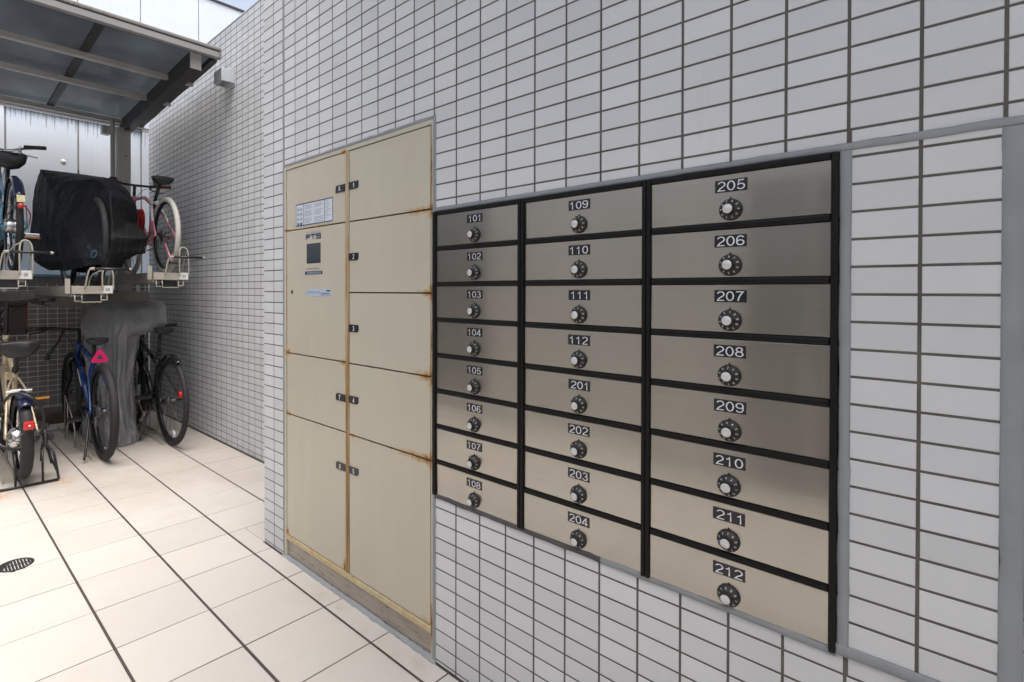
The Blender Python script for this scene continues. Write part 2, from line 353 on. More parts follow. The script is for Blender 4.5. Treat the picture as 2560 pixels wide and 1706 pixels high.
# ------------------------------------------------------------------ mesh helpers
class MB:
    def __init__(s): s.bm = bmesh.new(); s.mi = 0; s.smooth = False
    def _f(s, vs):
        try: f = s.bm.faces.new(vs)
        except ValueError: return None
        f.material_index = s.mi; f.smooth = s.smooth; return f
    def box(s, x0, x1, y0, y1, z0, z1, bev=0., mi=0):
        s.mi = mi
        b = bev
        if b <= 0:
            v = [s.bm.verts.new(p) for p in ((x0,y0,z0),(x1,y0,z0),(x1,y1,z0),(x0,y1,z0),(x0,y0,z1),(x1,y0,z1),(x1,y1,z1),(x0,y1,z1))]
            for q in ((3,2,1,0),(4,5,6,7),(0,1,5,4),(1,2,6,5),(2,3,7,6),(3,0,4,7)): s._f([v[i] for i in q])
        else:
            t = bmesh.new(); r = bmesh.ops.create_cube(t, size=1)
            for v in t.verts: v.co = Vector(((x0+x1)/2+v.co.x*(x1-x0), (y0+y1)/2+v.co.y*(y1-y0), (z0+z1)/2+v.co.z*(z1-z0)))
            b = min(b, .49*min(x1-x0, y1-y0, z1-z0))
            bmesh.ops.bevel(t, geom=t.edges[:], offset=b, segments=2, profile=.6, affect='EDGES')
            s.merge(t, mi); t.free()
        return s
    def merge(s, t, mi=None, mat=None, smooth=None):
        mp = {}
        for v in t.verts: mp[v] = s.bm.verts.new(mat @ v.co if mat else v.co)
        for f in t.faces:
            try: g = s.bm.faces.new([mp[v] for v in f.verts])
            except ValueError: continue
            g.material_index = f.material_index if mi is None else mi
            g.smooth = f.smooth if smooth is None else smooth
    def pipe(s, pts, rad, seg=8, mi=0, closed=False, cap=True, sq=1.):
        """swept tube; rad scalar or list; sq squashes the section sideways"""
        s.mi = mi; s.smooth = True
        P = [Vector(p) for p in pts]; n = len(P)
        rr = rad if isinstance(rad, (list, tuple)) else [rad]*n
        rings = []; prev = None
        for i in range(n):
            if closed: d = P[(i+1) % n]-P[i-1]
            else: d = P[min(i+1, n-1)]-P[max(i-1, 0)]
            d.normalize()
            if prev is None:
                a = Vector((0, 1, 0)) if abs(d.y) < .8 else Vector((0, 0, 1))
                nrm = (a-d*a.dot(d)).normalized()
            else: nrm = (prev-d*prev.dot(d)).normalized()
            prev = nrm; bi = d.cross(nrm)
            rings.append([s.bm.verts.new(P[i]+(nrm*math.cos(2*math.pi*k/seg)*sq+bi*math.sin(2*math.pi*k/seg))*rr[i]) for k in range(seg)])
        m = n if closed else n-1
        for i in range(m):
            a, b = rings[i], rings[(i+1) % n]
            for k in range(seg): s._f((a[k], a[(k+1) % seg], b[(k+1) % seg], b[k]))
        if cap and not closed:
            s.smooth = False; s._f(rings[0][::-1]); s._f(rings[-1])
        s.smooth = False
        return s
    def lathe(s, prof, c, axis='y', seg=24, mi=0, mis=None, a0=0., a1=2*math.pi, smooth=True):
        """profile of (radius, height) about an axis through c"""
        s.smooth = smooth; c = Vector(c); full = abs(a1-a0-2*math.pi) < 1e-6
        ns = seg if full else seg+1
        def P(r, h, a):
            ca, sa = math.cos(a)*r, math.sin(a)*r
            return c+Vector({'y': (ca, h, sa), 'z': (ca, sa, h), 'x': (h, ca, sa)}[axis])
        rings = []
        for (r, h) in prof:
            rings.append([s.bm.verts.new(P(max(r, 1e-5), h, a0+(a1-a0)*k/seg)) for k in range(ns)])
        for i in range(len(prof)-1):
            s.mi = mis[i] if mis else mi
            for k in range(ns if full else ns-1):
                s._f((rings[i][k], rings[i][(k+1) % ns], rings[i+1][(k+1) % ns], rings[i+1][k]))
        s.smooth = False
        return s
    def quad(s, pts, mi=0):
        s.mi = mi; s._f([s.bm.verts.new(p) for p in pts]); return s
    def build(s, name, mats, parent=None, shift=True, loc=None, recalc=True, **props):
        if recalc: bmesh.ops.recalc_face_normals(s.bm, faces=s.bm.faces[:])
        me = bpy.data.meshes.new(name)
        if parent is not None and shift:
            o = wloc(parent)
            for v in s.bm.verts: v.co -= o
        s.bm.to_mesh(me); s.bm.free()
        for m in (mats if isinstance(mats, (list, tuple)) else [mats]): me.materials.append(m)
        return link(name, me, parent, loc, **props)
def wloc(o):
    v = Vector((0, 0, 0))
    while o is not None: v += o.location; o = o.parent
    return v
def link(name, data, parent=None, loc=None, **props):
    o = bpy.data.objects.new(name, data); COL.objects.link(o)
    if parent is not None: o.parent = parent
    if loc is not None: o.location = loc
    for k, v in props.items(): o[k] = v
    return o
def thing(name, label, cat, loc=(0, 0, 0), rotz=0., group=None):
    o = link(name, None, None, loc, label=label, category=cat); o.rotation_euler = (0, 0, rotz); o.empty_display_size = .1
    if group: o['group'] = group
    return o
def bez(pts, n=8):
    """Catmull-Rom through pts"""
    P = [Vector(p) for p in pts]; out = []
    for i in range(len(P)-1):
        p0, p1, p2, p3 = P[max(i-1, 0)], P[i], P[i+1], P[min(i+2, len(P)-1)]
        for k in range(n):
            t = k/n
            out.append(.5*((2*p1)+(p2-p0)*t+(2*p0-5*p1+4*p2-p3)*t*t+(3*p1-p0-3*p2+p3)*t**3))
    out.append(P[-1]); return out
_tc = {}
def text_bm(txt, w, h, mi=0, keep=False):
    """flat lettering scaled into a w x h box centred on the origin in the XZ plane, facing -Y"""
    if txt not in _tc:
        cu = bpy.data.curves.new('lettering', 'FONT'); cu.body = txt; cu.resolution_u = 4
        ob = bpy.data.objects.new('lettering', cu); COL.objects.link(ob)
        dg = bpy.context.evaluated_depsgraph_get(); me = bpy.data.meshes.new_from_object(ob.evaluated_get(dg))
        vs = [tuple(v.co) for v in me.vertices]; fs = [tuple(p.vertices) for p in me.polygons]
        bpy.data.objects.remove(ob); bpy.data.curves.remove(cu); bpy.data.meshes.remove(me)
        _tc[txt] = (vs, fs)
    vs, fs = _tc[txt]
    x0 = min(v[0] for v in vs); x1 = max(v[0] for v in vs); y0 = min(v[1] for v in vs); y1 = max(v[1] for v in vs)
    sx = w/(x1-x0); sy = h/(y1-y0)
    if keep: sx = sy = min(sx, sy)
    b = bmesh.new(); bv = [b.verts.new(((v[0]-(x0+x1)/2)*sx, 0, (v[1]-(y0+y1)/2)*sy)) for v in vs]
    for f in fs:
        try: g = b.faces.new([bv[i] for i in f]); g.material_index = mi
        except ValueError: pass
    for f in b.faces:
        f.normal_update()
        if f.normal.y > 0: f.normal_flip()
    return b
# Helvetica-like numerals drawn as constant-width strokes in a unit-high box
def _arc(cx, cy, rx, ry, a0, a1, n=12):
    return [(cx+rx*math.cos(R(a0+(a1-a0)*i/n)), cy+ry*math.sin(R(a0+(a1-a0)*i/n))) for i in range(n+1)]
DIG = {
 '0': [_arc(.30, .5, .24, .45, 90, 450, 28)],
 '1': [[(.10, .72), (.24, .77), (.33, .95), (.33, .0)]],
 '2': [_arc(.30, .69, .235, .26, 165, -30, 14)+[(.38, .44), (.20, .28), (.07, .05), (.56, .05)]],
 '3': [_arc(.29, .725, .20, .225, 160, -80, 12)+_arc(.29, .275, .245, .225, 80, -165, 14)],
 '4': [[(.60, .25), (.04, .25), (.40, .95), (.42, .95), (.42, .0)]],
 '5': [[(.52, .95), (.17, .95), (.10, .47)]+_arc(.30, .32, .245, .27, 140, -160, 16)],
 '6': [_arc(.30, .30, .235, .25, 0, 360, 22), [(.53, .80)]+_arc(.32, .62, .25, .33, 62, 180, 9)+[(.065, .35)]],
 '7': [[(.05, .95), (.55, .95), (.36, .62), (.24, .30), (.20, .0)]],
 '8': [_arc(.30, .735, .20, .215, 0, 360, 20), _arc(.30, .275, .245, .235, 0, 360, 22)],
 '9': [_arc(.30, .70, .235, .25, 0, 360, 22), [(.07, .20)]+_arc(.28, .38, .25, .33, -118, 0, 9)+[(.535, .65)]],
}
def ribbon(bm, pts, w, mi, closed=False):
    n = len(pts); Ls = []; Rs = []
    closed = (abs(pts[0][0]-pts[-1][0])+abs(pts[0][1]-pts[-1][1])) < 1e-6
    if closed: pts = pts[:-1]; n -= 1
    for i in range(n):
        p = Vector(pts[i])
        a = Vector(pts[i-1]) if (i > 0 or closed) else None
        b = Vector(pts[(i+1) % n]) if (i < n-1 or closed) else None
        d1 = (p-a).normalized() if a is not None else (b-p).normalized()
        d2 = (b-p).normalized() if b is not None else d1
        n1 = Vector((-d1.y, d1.x)); n2 = Vector((-d2.y, d2.x)); m = (n1+n2)
        m = m.normalized() if m.length > 1e-4 else n1
        k = min(1/max(m.dot(n1), .35), 1.9)
        Ls.append(bm.verts.new((p.x+m.x*w/2*k, 0, p.y+m.y*w/2*k))); Rs.append(bm.verts.new((p.x-m.x*w/2*k, 0, p.y-m.y*w/2*k)))
    for i in range(n if closed else n-1):
        j = (i+1) % n
        f = bm.faces.new((Ls[i], Ls[j], Rs[j], Rs[i])); f.material_index = mi
def numeral_bm(txt, w, h, mi=0, stroke=.115):
    """numerals filling w x h about the origin in the XZ plane, facing -Y"""
    b = bmesh.new(); x = 0
    for ch in txt:
        for st in DIG[ch]:
            ribbon(b, [(px+x, py) for px, py in st], stroke, mi)
        x += .68
    x0 = min(v.co.x for v in b.verts); x1 = max(v.co.x for v in b.verts)
    z0 = min(v.co.z for v in b.verts); z1 = max(v.co.z for v in b.verts)
    sx = min(w/(x1-x0), h/(z1-z0)*1.45); sz = h/(z1-z0)
    for v in b.verts: v.co = Vector(((v.co.x-(x0+x1)/2)*sx, 0, (v.co.z-(z0+z1)/2)*sz))
    for f in b.faces:
        f.normal_update()
        if f.normal.y > 0: f.normal_flip()
    return b
def project(p):
    d = Vector(p)-CAMLOC; z = d.dot(f2)
    if z < .05: return None
    return 1140.29+1334.589*d.dot(r3)/z, 738.68-1334.589*d.dot(u3)/z, z
def in_view(p, mg=40):
    q = project(p)
    return q is not None and -mg < q[0] < 2560+mg and -mg < q[1] < 1706+mg

# ------------------------------------------------------------------ tiled walls
def rect_sub(r, e):
    x0, x1, z0, z1 = r; a0, a1, b0, b1 = e
    if a1 <= x0 or a0 >= x1 or b1 <= z0 or b0 >= z1: return [r]
    out = []
    if a0 > x0: out.append((x0, a0, z0, z1))
    if a1 < x1: out.append((a1, x1, z0, z1))
    c0, c1 = max(x0, a0), min(x1, a1)
    if b0 > z0: out.append((c0, c1, z0, b0))
    if b1 < z1: out.append((c0, c1, b1, z1))
    return out
def tile_verts(w, h, d, bv):
    return ([(-w/2, 0, -h/2), (w/2, 0, -h/2), (w/2, 0, h/2), (-w/2, 0, h/2),
             (-w/2, -d+bv, -h/2), (w/2, -d+bv, -h/2), (w/2, -d+bv, h/2), (-w/2, -d+bv, h/2),
             (-w/2+bv, -d, -h/2+bv), (w/2-bv, -d, -h/2+bv), (w/2-bv, -d, h/2-bv), (-w/2+bv, -d, h/2-bv)],
            [(0, 1, 5, 4), (1, 2, 6, 5), (2, 3, 7, 6), (3, 0, 4, 7), (4, 5, 9, 8), (5, 6, 10, 9), (6, 7, 11, 10), (7, 4, 8, 11), (8, 9, 10, 11)])
def tile_wall(root, rects, Y, depth, maxn=300):
    """rects (x0,x1,z0,z1); the tile faces stand at Y, facing -Y"""
    info = []
    for r in rects:
        c = ((r[0]+r[1])/2, Y, (r[2]+r[3])/2)
        a = 0.
        if in_view(c, 20):
            q = [project((r[i], Y, r[j])) for i, j in ((0, 2), (1, 2), (1, 3), (0, 3))]
            if all(q): a = abs(sum(q[i][0]*q[(i+1) % 4][1]-q[(i+1) % 4][0]*q[i][1] for i in range(4)))/2
        info.append((a, r))
    info.sort(key=lambda t: -t[0])
    cache = {}; o0 = wloc(root); rr = random.Random(3)
    for a, r in info[:maxn]:
        w, h = round(r[1]-r[0], 4), round(r[3]-r[2], 4)
        if (w, h) not in cache:
            me = bpy.data.meshes.new('tile'); v, f = tile_verts(w, h, depth, .0009); me.from_pydata(v, [], f); me.materials.append(MT_TILE); cache[(w, h)] = me
        o = link('tile', cache[(w, h)], root, Vector(((r[0]+r[1])/2, Y+depth+rr.uniform(-.0002, .0002), (r[2]+r[3])/2))-o0)
        o.rotation_euler = (R(rr.gauss(0, .22)), 0, R(rr.gauss(0, .16)))
    V, F = [], []
    for a, r in info[maxn:]:
        v, f = tile_verts(r[1]-r[0], r[3]-r[2], depth, .0009); b = len(V)
        cx, cz = (r[0]+r[1])/2, (r[2]+r[3])/2
        ax, az_ = R(rr.gauss(0, .2)), R(rr.gauss(0, .15))
        for p in v: V.append((cx+p[0]-o0.x, Y+depth+p[1]+p[2]*ax-p[0]*az_-o0.y, cz+p[2]-o0.z))
        F += [tuple(i+b for i in q) for q in f]
    if V:
        me = bpy.data.meshes.new('tile_field'); me.from_pydata(V, [], F); me.materials.append(MT_TILE)
        link('tile_field', me, root, kind='stuff')
def seal_strip(root, x0, x1, y, z0, z1, thick=.004, seed=0, name='sealant', mat=None):
    """hand-tooled bead: subdivided strip with slightly wandering edges"""
    rr = random.Random(seed); mb = MB(); vert = (z1-z0) > (x1-x0)
    n = max(3, int(max(x1-x0, z1-z0)/.03)); rows = []
    for i in range(n+1):
        t = i/n; ja, jb = rr.gauss(0, .0008), rr.gauss(0, .0008)
        if rr.random() < .07: jb += .002
        sec = []
        for k, (u, d) in enumerate(((0, 0), (.12, thick), (.5, thick*.55), (.88, thick), (1, 0))):
            j = ja*(1-u)+jb*u
            if vert: sec.append(mb.bm.verts.new((x0+(x1-x0)*u+j, y-d, z0+(z1-z0)*t)))
            else: sec.append(mb.bm.verts.new((x0+(x1-x0)*t, y-d, z0+(z1-z0)*u+j)))
        rows.append(sec)
    mb.smooth = True
    for i in range(n):
        for k in range(4): mb._f((rows[i][k], rows[i][k+1], rows[i+1][k+1], rows[i+1][k]))
    return mb.build(name, mat or MT_SEAL, root)

LK = (.093, 1.108, 0., 1.789)      # locker recess incl. sealant
MBX = (1.098, 2.205, .547, 1.488)  # letter box recess incl. sealant
BANDV = (2.397, 2.4245, .547, 1.488)
EXC = [LK, MBX, BANDV, (2.2, 2.43, 1.477, 1.488), (2.2, 2.43, .547, .567), (.094, .106, 1.78, 3.2)]
wall_r = thing('tiled_wall', 'long white tiled wall holding the locker and the letter boxes', 'wall', (1.3, .05, 0))
rects = []
for k in range(-1, 46):
    for i in range(-1, 63):
        x0 = max(.1*k+.0027, -.0995) if k > -1 else -.0995
        x1 = .1*(k+1)-.0027
        z0 = max(.012+.05*i+.0023, .0025); z1 = .012+.05*(i+1)-.0023
        if z1-z0 < .004: continue
        rs = [(x0, x1, z0, z1)]
        for e in EXC: rs = [q for r in rs for q in rect_sub(r, e)]
        rects += [r for r in rs if r[1]-r[0] > .005 and r[3]-r[2] > .004]
tile_wall(wall_r, rects, 0., .0045)
mb = MB()
G = .0011
for (x0, x1, z0, z1) in ((-.0985, .100, 0, 3.2), (.100, 1.104, 1.785, 3.2), (1.104, 2.196, 0, .551), (1.104, 2.196, 1.482, 3.2), (2.196, 4.6, 0, 3.2)):
    mb.box(x0, x1, G, .25, z0, z1)
mb.box(-.0985, 4.6, .2502, .555, 0, 3.2)
mb.build('wall_core', MT_GROUT, wall_r)
seal_strip(wall_r, .0935, .1055, .0005, 1.779, 3.2, seed=1)
seal_strip(wall_r, .0935, .1065, .0005, .0, 1.789, seed=2)
seal_strip(wall_r, .1065, 1.0955, .0005, 1.7785, 1.7905, seed=3)
seal_strip(wall_r, 1.0955, 1.1085, .0005, .0, .5515, seed=4)
seal_strip(wall_r, 1.0955, 1.1085, .0005, 1.4745, 1.7905, seed=5)
seal_strip(wall_r, 1.1085, 2.4245, .0005, 1.4745, 1.4885, seed=6)
seal_strip(wall_r, 1.1085, 1.705, .0005, .5425, .5575, .006, seed=7, mat=MT_SEALD)  # this stretch of the bead is a darker grey
seal_strip(wall_r, 1.7055, 2.187, .0005, .5425, .5575, .006, seed=17)
seal_strip(wall_r, 2.187, 2.2055, .0005, .547, 1.4745, seed=8)
seal_strip(wall_r, 2.187, 2.397, .0003, .5465, .5675, .006, seed=9)
seal_strip(wall_r, 2.3965, 2.4245, .0005, .5465, 1.4745, .005, seed=10)
# bead along the floor under the locker
mb = MB(); rr = random.Random(12); rows = []
for i in range(61):
    x = .093+i*(1.112-.093)/60; j = rr.gauss(0, .0015); h = .011+rr.gauss(0, .001)
    rows.append([mb.bm.verts.new(p) for p in ((x, .005, h), (x, .001+j*.4, h), (x, -.0095+j, .0018), (x, -.0105+j, -.002))])
mb.smooth = True
for i in range(60):
    for k in range(3): mb._f((rows[i][k], rows[i+1][k], rows[i+1][k+1], rows[i][k+1]))
mb.build('floor_sealant', MT_SEAL, wall_r)

wall_l = thing('tiled_wall', 'set-back white tiled wall beside the bicycles, under the shelter roof edge', 'wall', (-2., .6, 0))
YL = .556; rects = []
for k in range(-39, -5):
    for i in range(-1, 66):
        x0 = -1.294+.1*(k+13)+.0027; x1 = x0+.1-.0054
        x0 = max(x0, -3.84)
        if x1-x0 < .008 or x0 > -.12: continue
        x1 = min(x1, -.101)
        z0 = max(.032+.05*i+.0023, .002); z1 = min(.032+.05*(i+1)-.0023, 3.283)
        if z1-z0 < .005: continue
        rects.append((x0, x1, z0, z1))
tile_wall(wall_l, rects, YL, .0045)
MB().box(-3.841, -.0995, YL+.0006, YL+.15, 0, 3.28).build('wall_core', MT_GROUT, wall_l)
MB().box(-3.846, -.0995, YL-.003, YL+.154, 3.2835, 3.295, .002).build('coping', MT_LAMPM, wall_l)

# ------------------------------------------------------------------ floor
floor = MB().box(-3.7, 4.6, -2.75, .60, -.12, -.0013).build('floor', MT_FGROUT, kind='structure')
FX0, FDX, FY0, FDY = -.3122, .2968, -1.0308, .3142
info = []
for n in range(-12, 17):
    for t in range(-6, 6):
        x0, x1 = FX0+FDX*n+.0023, FX0+FDX*(n+1)-.0023
        y0, y1 = FY0+FDY*t+.0044, FY0+FDY*(t+1)-.0044
        x0 = max(x0, -3.642); x1 = min(x1, 4.58); y0 = max(y0, -2.74)
        lim = YL-.001 if x1 < -.05 else -.0015
        if x0 < -.1 < x1 and y1 > 0:     # tile that meets the wall end
            lim = -.0015
        y1 = min(y1, lim)
        if x1-x0 < .02 or y1-y0 < .01: continue
        q = [project((x, y, 0)) for x, y in ((x0, y0), (x1, y0), (x1, y1), (x0, y1))]
        a = 0
        if all(q) and max(p[0] for p in q) > -20 and min(p[0] for p in q) < 2580 and min(p[1] for p in q) < 1730:
            a = abs(sum(q[i][0]*q[(i+1) % 4][1]-q[(i+1) % 4][0]*q[i][1] for i in range(4)))/2
        info.append((a, x0, x1, y0, y1))
# strip of floor between the two walls' ends
for t, (ya, yb) in enumerate(((.0005, FY0+FDY*4-.0044), (FY0+FDY*4+.0044, FY0+FDY*5-.0044))):
    for n in (0,):
        info.append((0, FX0+.0016, -.1005, ya, yb))
info.sort(key=lambda t: -t[0]); rr = random.Random(5); cache = {}
V, F = [], []
def ftile(w, h, d=.012, b=.0012):
    return ([(-w/2, -h/2, -d), (w/2, -h/2, -d), (w/2, h/2, -d), (-w/2, h/2, -d), (-w/2, -h/2, -b), (w/2, -h/2, -b), (w/2, h/2, -b), (-w/2, h/2, -b),
             (-w/2+b, -h/2+b, 0), (w/2-b, -h/2+b, 0), (w/2-b, h/2-b, 0), (-w/2+b, h/2-b, 0)],
            [(0, 1, 5, 4), (1, 2, 6, 5), (2, 3, 7, 6), (3, 0, 4, 7), (4, 5, 9, 8), (5, 6, 10, 9), (6, 7, 11, 10), (7, 4, 8, 11), (8, 9, 10, 11)])
for idx, (a, x0, x1, y0, y1) in enumerate(info):
    w, h = round(x1-x0, 4), round(y1-y0, 4); c = ((x0+x1)/2, (y0+y1)/2, rr.uniform(-.0005, .0003))
    if a > 0 and idx < 300:
        if (w, h) not in cache:
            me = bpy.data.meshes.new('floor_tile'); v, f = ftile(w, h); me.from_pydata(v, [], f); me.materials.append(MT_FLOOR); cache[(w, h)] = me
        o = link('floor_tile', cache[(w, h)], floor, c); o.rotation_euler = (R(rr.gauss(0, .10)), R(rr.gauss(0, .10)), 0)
    else:
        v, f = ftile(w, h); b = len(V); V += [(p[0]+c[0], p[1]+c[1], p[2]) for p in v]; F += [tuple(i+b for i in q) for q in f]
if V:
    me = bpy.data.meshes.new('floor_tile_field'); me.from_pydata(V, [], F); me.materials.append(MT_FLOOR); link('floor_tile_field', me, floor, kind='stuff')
for t in range(-5, 6):
    y = FY0+FDY*t
    MB().box(-3.64, 4.55 if y < 0 else -.101, y-.0046, y+.0046, -.0030, -.0008).build('floor_joint', MT_FJOINT, floor)
MB().box(-.0985, 1.0, -.0085, -.0012, -.003, .0006).build('wall_foot_joint', MT_FJOINT, floor)
MB().box(1.113, 4.5, -.0075, -.0008, -.003, .0004).build('wall_foot_joint', MT_FJOINT, floor)
MB().box(-3.64, -.101, YL-.012, YL-.0012, -.003, .0006).build('wall_foot_joint', MT_FJOINT, floor)
ground = MB().box(-60, 60, -60, 60, -.6, -.125).build('ground', MT_CONC, kind='structure')

# floor drain
dr = thing('floor_drain', 'round black floor drain grate at the lower left', 'drain', (-.672, -.876, 0))
m = MB(); m.lathe([(.066, -.01), (.066, .0012), (.060, .0022), (.053, .0014), (.053, -.01)], (-.672, -.876, 0), 'z', 40); m.build('rim', MT_IRON, dr)
m = MB()
for i in range(-4, 5):
    yy = i*.0115; hw = math.sqrt(max(.052**2-yy*yy, 0))
    m.box(-.672-hw, -.672+hw, -.876+yy-.0043, -.876+yy+.0043, -.006, .0016)
m.box(-.676, -.668, -.928, -.824, -.007, .0013); m.build('grate', MT_IRON, dr)
MB().lathe([(.0, .0003), (.0535, .0003)], (-.672, -.876, 0), 'z', 30).build('sump', MT_BLKPL, dr)
MB().box(-.615, -.598, -.898, -.884, .0, .0025, .001).build('catch', MT_CHROME, dr)

# ------------------------------------------------------------------ parcel locker
lk = thing('parcel_locker', 'tall cream steel parcel locker with rusty seams set into the tiled wall', 'locker', (.6, .02, 0))
m = MB()
m.box(.1065, .1225, -.002, .30, .012, 1.7785)      # left jamb
m.box(.1225, 1.0875, -.002, .30, 1.7635, 1.7785)   # head
m.box(1.0885, 1.0955, -.002, .30, .012, 1.7785)    # right jamb
m.build('frame', MT_LOCKER, lk)
MB().box(.1226, 1.0884, .0218, .30, .1076, 1.7634).build('carcass', MT_RUSTD, lk)
m = MB(); m.box(.5945, .6035, -.0025, .0215, .1085, 1.7633, .002); m.box(.6065, .6165, -.0015, .0215, .1085, 1.7633, .002); m.box(.603, .607, .006, .0216, .1085, 1.7633)
m.build('mullion', MT_MULL, lk)
MB().box(.1225, 1.0882, -.004, .0215, .0865, .1075, .0015).build('sill', MT_SILL, lk)
MB().box(.1225, .6035, .006, .10, .0115, .0862).build('plinth', MT_PLINTH, lk)
MB().box(.6045, 1.0882, .006, .10, .0115, .0862).build('plinth', MT_PLINTH, lk)
def door(x0, x1, z0, z1, name='door', seed=0):
    m = MB(); g = .0021
    m.box(x0+g, x1-g-(.0028 if x1 > 1 else 0), .0, .021, z0+g, z1-g, .0022, 0)
    for f in m.bm.faces:
        c = f.calc_center_median(); f.normal_update()
        if abs(f.normal.y) < .75: f.material_index = 1
    c = Vector(((x0+x1)/2, .02, (z0+z1)/2))
    for v in m.bm.verts: v.co -= c
    bmesh.ops.recalc_face_normals(m.bm, faces=m.bm.faces[:])
    me = bpy.data.meshes.new(name); m.bm.to_mesh(me); m.bm.free(); me.materials.append(MT_LOCKER); me.materials.append(MT_RUST)
    o = link(name, me, lk, c-wloc(lk)); rr = random.Random(seed)
    o.rotation_euler = (R(rr.gauss(0, .08)), 0, R(rr.gauss(0, .10)))
    return o
XL0, XL1, XR0, XR1 = .1228, .5940, .6170, 1.0876
Lz = [1.7622, 1.4865, .936, .6595, .1085]; Rz = [1.7622, 1.4862, 1.2102, .9342, .657, .1085]
LN = ['6', None, '7', '8']; RN = ['1', '2', '3', '4', '5']
TAGZ = {'6': 1.6225, '1': 1.624, '2': 1.349, '3': 1.072, '7': .7935, '4': .7955, '8': .5185, '5': .5205}
def number_tag(d, num, left):
    z = TAGZ[num]; m = MB(); w, h, rd = .066, .028, .010
    xa, xb = (XL1-.0665, XL1-.0012) if left else (XR0+.0012, XR0+.0625)
    pts = []
    if left:   # rounded at the outer top corner
        pts = [(xb, z-h/2), (xb, z+h/2)]+[(xa+rd-rd*math.sin(a), z+h/2-rd+rd*math.cos(a)) for a in [i*math.pi/10 for i in range(6)]]+[(xa, z-h/2)]
    else:
        pts = [(xa, z+h/2), (xa, z-h/2)]+[(xb-rd+rd*math.sin(a), z-h/2+rd-rd*math.cos(a)) for a in [i*math.pi/10 for i in range(6)]]+[(xb, z+h/2)]
    fr = [m.bm.verts.new((x, -.0032, zz)) for x, zz in pts]; bk = [m.bm.verts.new((x, .0004, zz)) for x, zz in pts]
    m._f(fr); n = len(pts)
    for i in range(n): m._f((fr[i], fr[(i+1) % n], bk[(i+1) % n], bk[i]))
    t = numeral_bm(num, .0105, .0185, 0, .16)
    m.merge(t, 1, Matrix.Translation((((xa+xb)/2-.004 if left else (xa+xb)/2+.002), -.0036, z))); t.free()
    m.build('number_tag', [MT_PLATEBLK, MT_LETTERW], d, recalc=True)
for i, nme in enumerate(LN):
    d = door(XL0, XL1, Lz[i+1], Lz[i], 'door' if nme else 'control_panel', i)
    if nme: d['label'] = 'locker door tagged with a white %s' % nme; number_tag(d, nme, True)
    else: ctrl = d
    if nme == '6': d6 = d
for i, nme in enumerate(RN):
    d = door(XR0, XR1, Rz[i+1], Rz[i], 'door', 10+i); d['label'] = 'locker door tagged with a white %s' % nme; number_tag(d, nme, False)
# instruction sheet on door 6
m = MB(); m.box(.2105, .505, -.0012, .0, 1.4995, 1.5965, 0, 0)
Yp = -.0016
def bar(m, x0, x1, z0, z1, mi, y=Yp): m.quad([(x0, y, z0), (x1, y, z0), (x1, y, z1), (x0, y, z1)], mi)
for z0, z1 in ((1.4995, 1.5035), (1.5925, 1.5965)): bar(m, .2105, .505, z0, z1, 1)
for x in (.2105, .272, .441, .5015): bar(m, x, x+.0032, 1.5035, 1.5925, 1)
rr = random.Random(21)
for col, (a, b_) in enumerate(((.2815, .354), (.363, .436))):
    for i in range(13):
        z = 1.585-i*.0062
        if i in (3, 8): continue
        bar(m, a, a+(b_-a)*rr.uniform(.7, 1), z-.0022, z, 2)
for i in range(9):
    z = 1.587-i*.0085; bar(m, .449, .449+rr.uniform(.018, .044), z-.0024, z, 2)
for i in range(4):
    for j in range(2):
        x, z = .2225+j*.024, 1.578-i*.021; bar(m, x, x+.015, z-.012, z, 2 if (i < 3) else 1)
m.build('instruction_sheet', [MT_PAPER, MT_NAVY, MT_GREYPRINT], d6)
# control panel fittings
m = MB(); m.box(.2995, .411, -.0006, .0, 1.3335, 1.4185, .0003); m.build('screen', MT_SCREEN, ctrl)
m = MB()
def stroke(x0, x1, z0, z1): m.quad([(x0, -.001, z0), (x1, -.001, z0), (x1, -.001, z1), (x0, -.001, z1)], 0)
zA, zB, s = 1.4585, 1.4350, .0060      # squared block letters F T S
x = .2935; stroke(x, x+s, zB, zA-.003); stroke(x+.002, x+.037, zA-s, zA); stroke(x+s, x+.033, zB+.0095, zB+.0095+s)
x = .334; stroke(x, x+.037, zA-s, zA); stroke(x+.016, x+.016+s, zB, zA-s)
x = .3755; stroke(x, x+.040, zA-s, zA); stroke(x, x+s, zB+.0095, zA-s); stroke(x, x+.039, zB+.0095, zB+.0095+s*.9); stroke(x+.035, x+.0398, zB+s, zB+.0095); stroke(x-.001, x+.039, zB, zB+s)
t = text_bm('FULL TIME SYSTEM', .122, .0062); m.merge(t, 1, Matrix.Translation((.3545, -.001, 1.4655))); t.free()
m.build('logo', [MT_NAVY, MT_GREYPRINT], ctrl)
m = MB(); rr = random.Random(4)
for i in range(11):      # a line of small characters too worn to read
    x = .300+i*.0097
    for j in range(3): bar(m, x+rr.uniform(0, .004), x+.0052+rr.uniform(0, .002), 1.307+j*.0028, 1.3082+j*.0028, 0, -.0008)
    bar(m, x+.003, x+.0042, 1.3068, 1.3152, 0, -.0008)
m.build('print_line', MT_DIAL, ctrl)
m = MB(); m.box(.2865, .4245, -.0010, .0, 1.2868, 1.3005, .0003, 0)
for i in range(10):
    x = .305+i*.0112
    for j in range(3): bar(m, x+rr.uniform(0, .002), x+.0068+rr.uniform(0, .002), 1.2902+j*.0028, 1.2914+j*.0028, 1, -.0014)
    bar(m, x+.003, x+.0042, 1.2895, 1.2978, 1, -.0014)
m.build('navy_strip', [MT_NAVY, MT_PAPER], ctrl)
m = MB(); m.box(.2985, .4885, -.0009, .0, 1.1945, 1.2245, .0002, 0)
